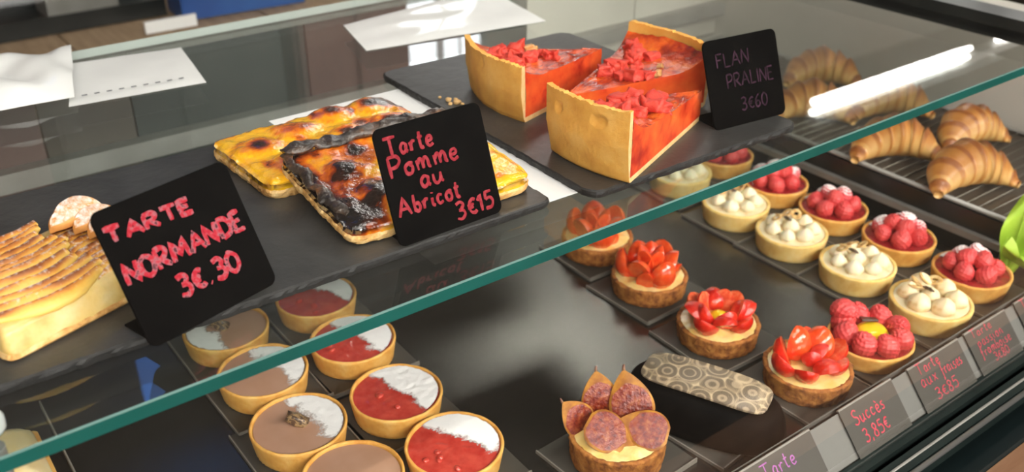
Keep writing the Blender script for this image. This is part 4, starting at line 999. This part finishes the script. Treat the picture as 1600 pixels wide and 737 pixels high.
fig(t, (-.014, -.004, .0320), HC + .25, .98, 2.3, 1.22)
fig(t, (.011, -.019, .0325), HC - .10, .95, -1.35, 1.15)
# ---- black glazed cake with a printed plate
deck_card(.482, .392, 'dark card under the black oblong cake', .040, .050, rz=.12)
t = thing('black_cake', 'black oblong cake with a gold patterned plate on top', 'cake', (.480, .390, ZC), math.atan2(-.092, .040))
def loaf(hl, hw, n=48, e=2.6):
    return [(hl * math.copysign(abs(math.cos(2 * math.pi * i / n)) ** (2 / e), math.cos(2 * math.pi * i / n)), hw * math.copysign(abs(math.sin(2 * math.pi * i / n)) ** (2 / e), math.sin(2 * math.pi * i / n))) for i in range(n)]
mb = MB(); rows = [(.064, .033, 0), (.066, .035, .003), (.065, .034, .012), (.063, .031, .022), (.0605, .0275, .0295), (.0575, .0245, .0335), (.052, .020, .0350)]
for hl, hw, z in rows: mb.v += [(x, y, .80 * z + .0030 * math.cos(x * 26) * (z > .02)) for x, y in loaf(hl, hw)]
for r in range(len(rows) - 1):
    for j in range(48): mb.f.append((r * 48 + j, r * 48 + (j + 1) % 48, (r + 1) * 48 + (j + 1) % 48, (r + 1) * 48 + j)); mb.mi.append(0)
mb.f.append(tuple(range(47, -1, -1))); mb.f.append(tuple(6 * 48 + j for j in range(48))); mb.mi += [0, 0]
mb.build('body', 'black_cake', t, True)
mb = MB(); mb.prism([(x + .000, y + .003) for x, y in loaf(.051, .0185, 48, 4.5)], 0, .0016, .0004)
mb.v = [(x, y, z + .0030 * math.cos(x * 26)) for x, y, z in mb.v]
weighted(mb.build('printed_plate', 'printed_plate', t, loc=(0, -.002, .0312), rot=(.12, 0, 0)), 50)
# ---- yellow pastry peeping in at the lower left
t = thing('cream_pastry', 'pale yellow cream pastry at the lower left corner under the shelf', 'pastry', (.028, .640, .0005))
MB().prism(rrect(-.06, .024, -.045, .045, .004), 0, .006, .001).build('base', 'shell_gold', t)
mb = MB(); rows = 7
for k in range(8):
    z = .006 + .024 * k / 7; ins = .003 + .018 * (k / 7) ** 2
    mb.v += [(x + .0015 * nz(x * 150, y * 150, z * 150), y + .0015 * nz(y * 150, x * 150, z * 99), z + .001 * nz(x * 99, y * 99, 0)) for x, y in rrect(-.06 + ins, .024 - ins, -.045 + ins, .045 - ins, .008, 6)]
k = 28
for r in range(7):
    for j in range(k): mb.f.append((r * k + j, r * k + (j + 1) % k, (r + 1) * k + (j + 1) % k, (r + 1) * k + j)); mb.mi.append(0)
mb.f.append(tuple(7 * k + j for j in range(k))); mb.mi.append(0)
mb.build('cream', 'cream_pie', t, True)
tag(MB().box(.062, .0632, .52, .72, .0004, .006).build('deck_divider', 'card_edge'), 'thin grey divider strip standing beside the yellow pastry', 'divider')

# ================================================================== PRICE CARDS along the sill
pr = thing('price_rail', 'light grey sloping rail holding the price cards', 'rail', (0, .2862, .0006))
TL = math.atan2(.028, .031); RL = Matrix.Rotation(math.pi / 2 - TL, 4, 'X').to_euler()
MB().box(-.45, .875, 0, .036, -.0012, 0).build('face', 'price_rail', pr, rot=RL)
MB().box(-.45, .875, .0290, .0302, 0, .026).build('support', 'price_rail', pr)
def price_card(x0, x1, h, label, lines, ink, pen, rz=0, lift=0):
    t = thing('price_card', label, 'price card', (x0, .2840, .0010), group='taupe price cards')
    t.rotation_euler = (Matrix.Rotation(rz, 4, 'Z') @ Matrix.Rotation(math.pi / 2 - TL, 4, 'X')).to_euler()
    w_ = x1 - x0
    MB().box(0, w_, 0, h, -.0006, 0).build('panel', 'price_card', t)
    MB().box(0, w_, h - .0002, h + .0012, -.0016, .0003).build('fold', 'card_edge', t)
    # fold-back flap of the tent card
    a = math.pi / 2 - TL; dn = Vector((0, -math.sin(a), -math.cos(a)))
    lettering(t, [(s_, u - x0, v, hh, wd, ri) for s_, u, v, hh, wd, ri in lines], ink, pen, .0003)
    return t
price_card(.412, .5055, .0385, 'price card with purple writing cut by the bottom edge', [('Tarte', .452, .0240, .0115, .032, 0), ('figue', .468, .0130, .0110, .030, 0)] if False else [('Tarte', .447, .0240, .0115, .034, 0)], 'ink_purple', .0013)
price_card(.5400, .6065, .0385, 'price card lettered Succès 3,85€ in pink', [('Succ\u00e8s', .5500, .0225, .0110, .0370, 0), ('3,85\u20ac', .5535, .0080, .0100, .0300, 0)], 'ink_pink', .0014)
price_card(.6280, .7000, .0375, 'price card lettered Tarte aux fraises 3€85', [('Tarte', .6375, .0290, .0090, .0300, 0), ('aux', .6360, .0190, .0110, .0210, 0), ('fraises', .6640, .0190, .0100, .0290, 0), ('3\u20ac85', .6470, .0050, .0090, .0300, 0)], 'ink_pink', .0011)
price_card(.7100, .7740, .0375, 'price card lettered Tarte passion framboise', [('Tarte', .7170, .0310, .0075, .0310, 0), ('passion', .7210, .0220, .0085, .0380, 0), ('framboise', .7200, .0135, .0085, .0450, 0), ('3\u20ac80', .7340, .0050, .0070, .0220, 0)], 'ink_pink', .0009)
price_card(.7900, .8700, .0375, 'price card at the far right edge of the photo', [('Tarte', .7980, .0290, .0090, .0320, 0)], 'ink_pink', .0011)

# ================================================================== CROISSANTS
wt = thing('wire_tray', 'steel wire tray holding croissants on the right', 'tray', (.893, .375, .0465))
mb = MB()
mb.tube([(.003, .003, .003), (.226, .003, .003), (.226, .585, .003), (.003, .585, .003), (.003, .003, .003)], .0028, 8); mb.build('rim', 'dull_steel', wt, True)
rod = None
for i in range(64):
    y = .012 + i * .0125
    if rod is None: rod = MB().tube([(.004, 0, .0035), (.225, 0, .0035)], .0012, 6).build('wire', 'tray_wire', wt, True, loc=(0, y, 0))
    else: link('wire', rod.data, wt, (0, y, 0))
MB().box(.004, .225, .004, .584, .0002, .0008).build('tray_sheet', 'rear_brown', wt)
def croissant(x, y, rz, sc, label, seed):
    t = thing('croissant', label, 'croissant', (x, y, .0515), rz, 'croissants on the wire tray')
    n, m_ = 90, 22; mb = MB(); ch = []
    for i in range(n + 1):
        u = i / n; s = 2 * u - 1; th = s * 1.15
        c = Vector((.052 * math.sin(th), -.040 * math.cos(th) + .030, 0)); tg = Vector((math.cos(th), math.sin(th) * .8, 0)).normalized(); nr = Vector((-tg.y, tg.x, 0))
        seg = abs(s) * 3.6; fr = seg - math.floor(seg)
        r = .0255 * max(.10, (1 - abs(s) ** 1.8)) ** .72 * (1.06 - .17 * fr)
        for j in range(m_):
            a = 2 * math.pi * j / m_ ; b = 1 + .05 * nz(s * 6, a, seed)
            z = r * .98 + r * .92 * math.sin(a) * b
            mb.v.append(tuple(c + nr * r * math.cos(a) * b + Vector((0, 0, max(.0, z * .97)))))
            ch.append(min(1, max(0, .18 + .42 * max(0, math.sin(a)) + .25 * (fr < .25) - .25 * (fr > .75))))
    for i in range(n):
        for j in range(m_): mb.f.append((i * m_ + j, (i + 1) * m_ + j, (i + 1) * m_ + (j + 1) % m_, i * m_ + (j + 1) % m_)[::-1]); mb.mi.append(0)
    mb.f.append(tuple(range(m_))); mb.f.append(tuple(n * m_ + j for j in reversed(range(m_)))); mb.mi += [0, 0]
    mb.at['char'] = ch; o = mb.build('crust', 'croissant', t, True); t.scale = (sc,) * 3
croissant(.930, .440, 2.75, 1.02, 'golden croissant nearest the front of the wire tray', 1)
croissant(.930, .532, 2.5, 1.0, 'golden croissant on the left edge of the wire tray', 4)
croissant(1.035, .500, 2.9, .95, 'golden croissant lying behind the front one by the side wall', 7)
croissant(1.035, .61, 2.6, 1.05, 'golden croissant seen through the glass shelf', 11)
croissant(.95, .66, 2.4, 1.0, 'pale croissant at the back left of the wire tray', 15)
croissant(1.06, .73, 2.4, 1.0, 'croissant at the rear of the wire tray near the side panel', 19)
# ---- green leaves at the right edge
def leaf(loc, rot, L_, W_, label, seed):
    n, m_ = 20, 8; mb = MB()
    for i in range(n + 1):
        u = i / n; w_ = W_ * math.sin(math.pi * min(.98, u * .95 + .04)) ** .7
        for j in range(-m_, m_ + 1):
            v = j / m_; mb.v.append((L_ * u, w_ * v, .006 * math.sin(u * 9 + v * 3 + seed) * abs(v) + .004 * v * v))
    k = 2 * m_ + 1; o = len(mb.v); mb.v += [(x, y, z + .0006) for x, y, z in mb.v]
    for i in range(n):
        for j in range(k - 1): q = i * k + j; mb.f += [(q, q + 1, q + k + 1, q + k), (o + q, o + q + k, o + q + k + 1, o + q + 1)]; mb.mi += [0, 0]
    t = thing('green_leaf', label, 'leaf', loc); t.rotation_euler = rot
    mb.build('blade', 'leaf', t, True); MB().tube([(0, 0, .0012), (L_ * .5, 0, .0012), (L_ * .97, 0, .0012)], [.0012, .0009, .0004], 6).build('midrib', 'leaf', t, True)
leaf((.8815, .3600, .0015), (.0, -1.45, .25), .092, .0145, 'upper bright green leaf at the right edge of photo', 0)
leaf((.9000, .3440, .0015), (.25, -.75, 2.75), .060, .0130, 'lower bright green leaf at the right edge of photo', 2)
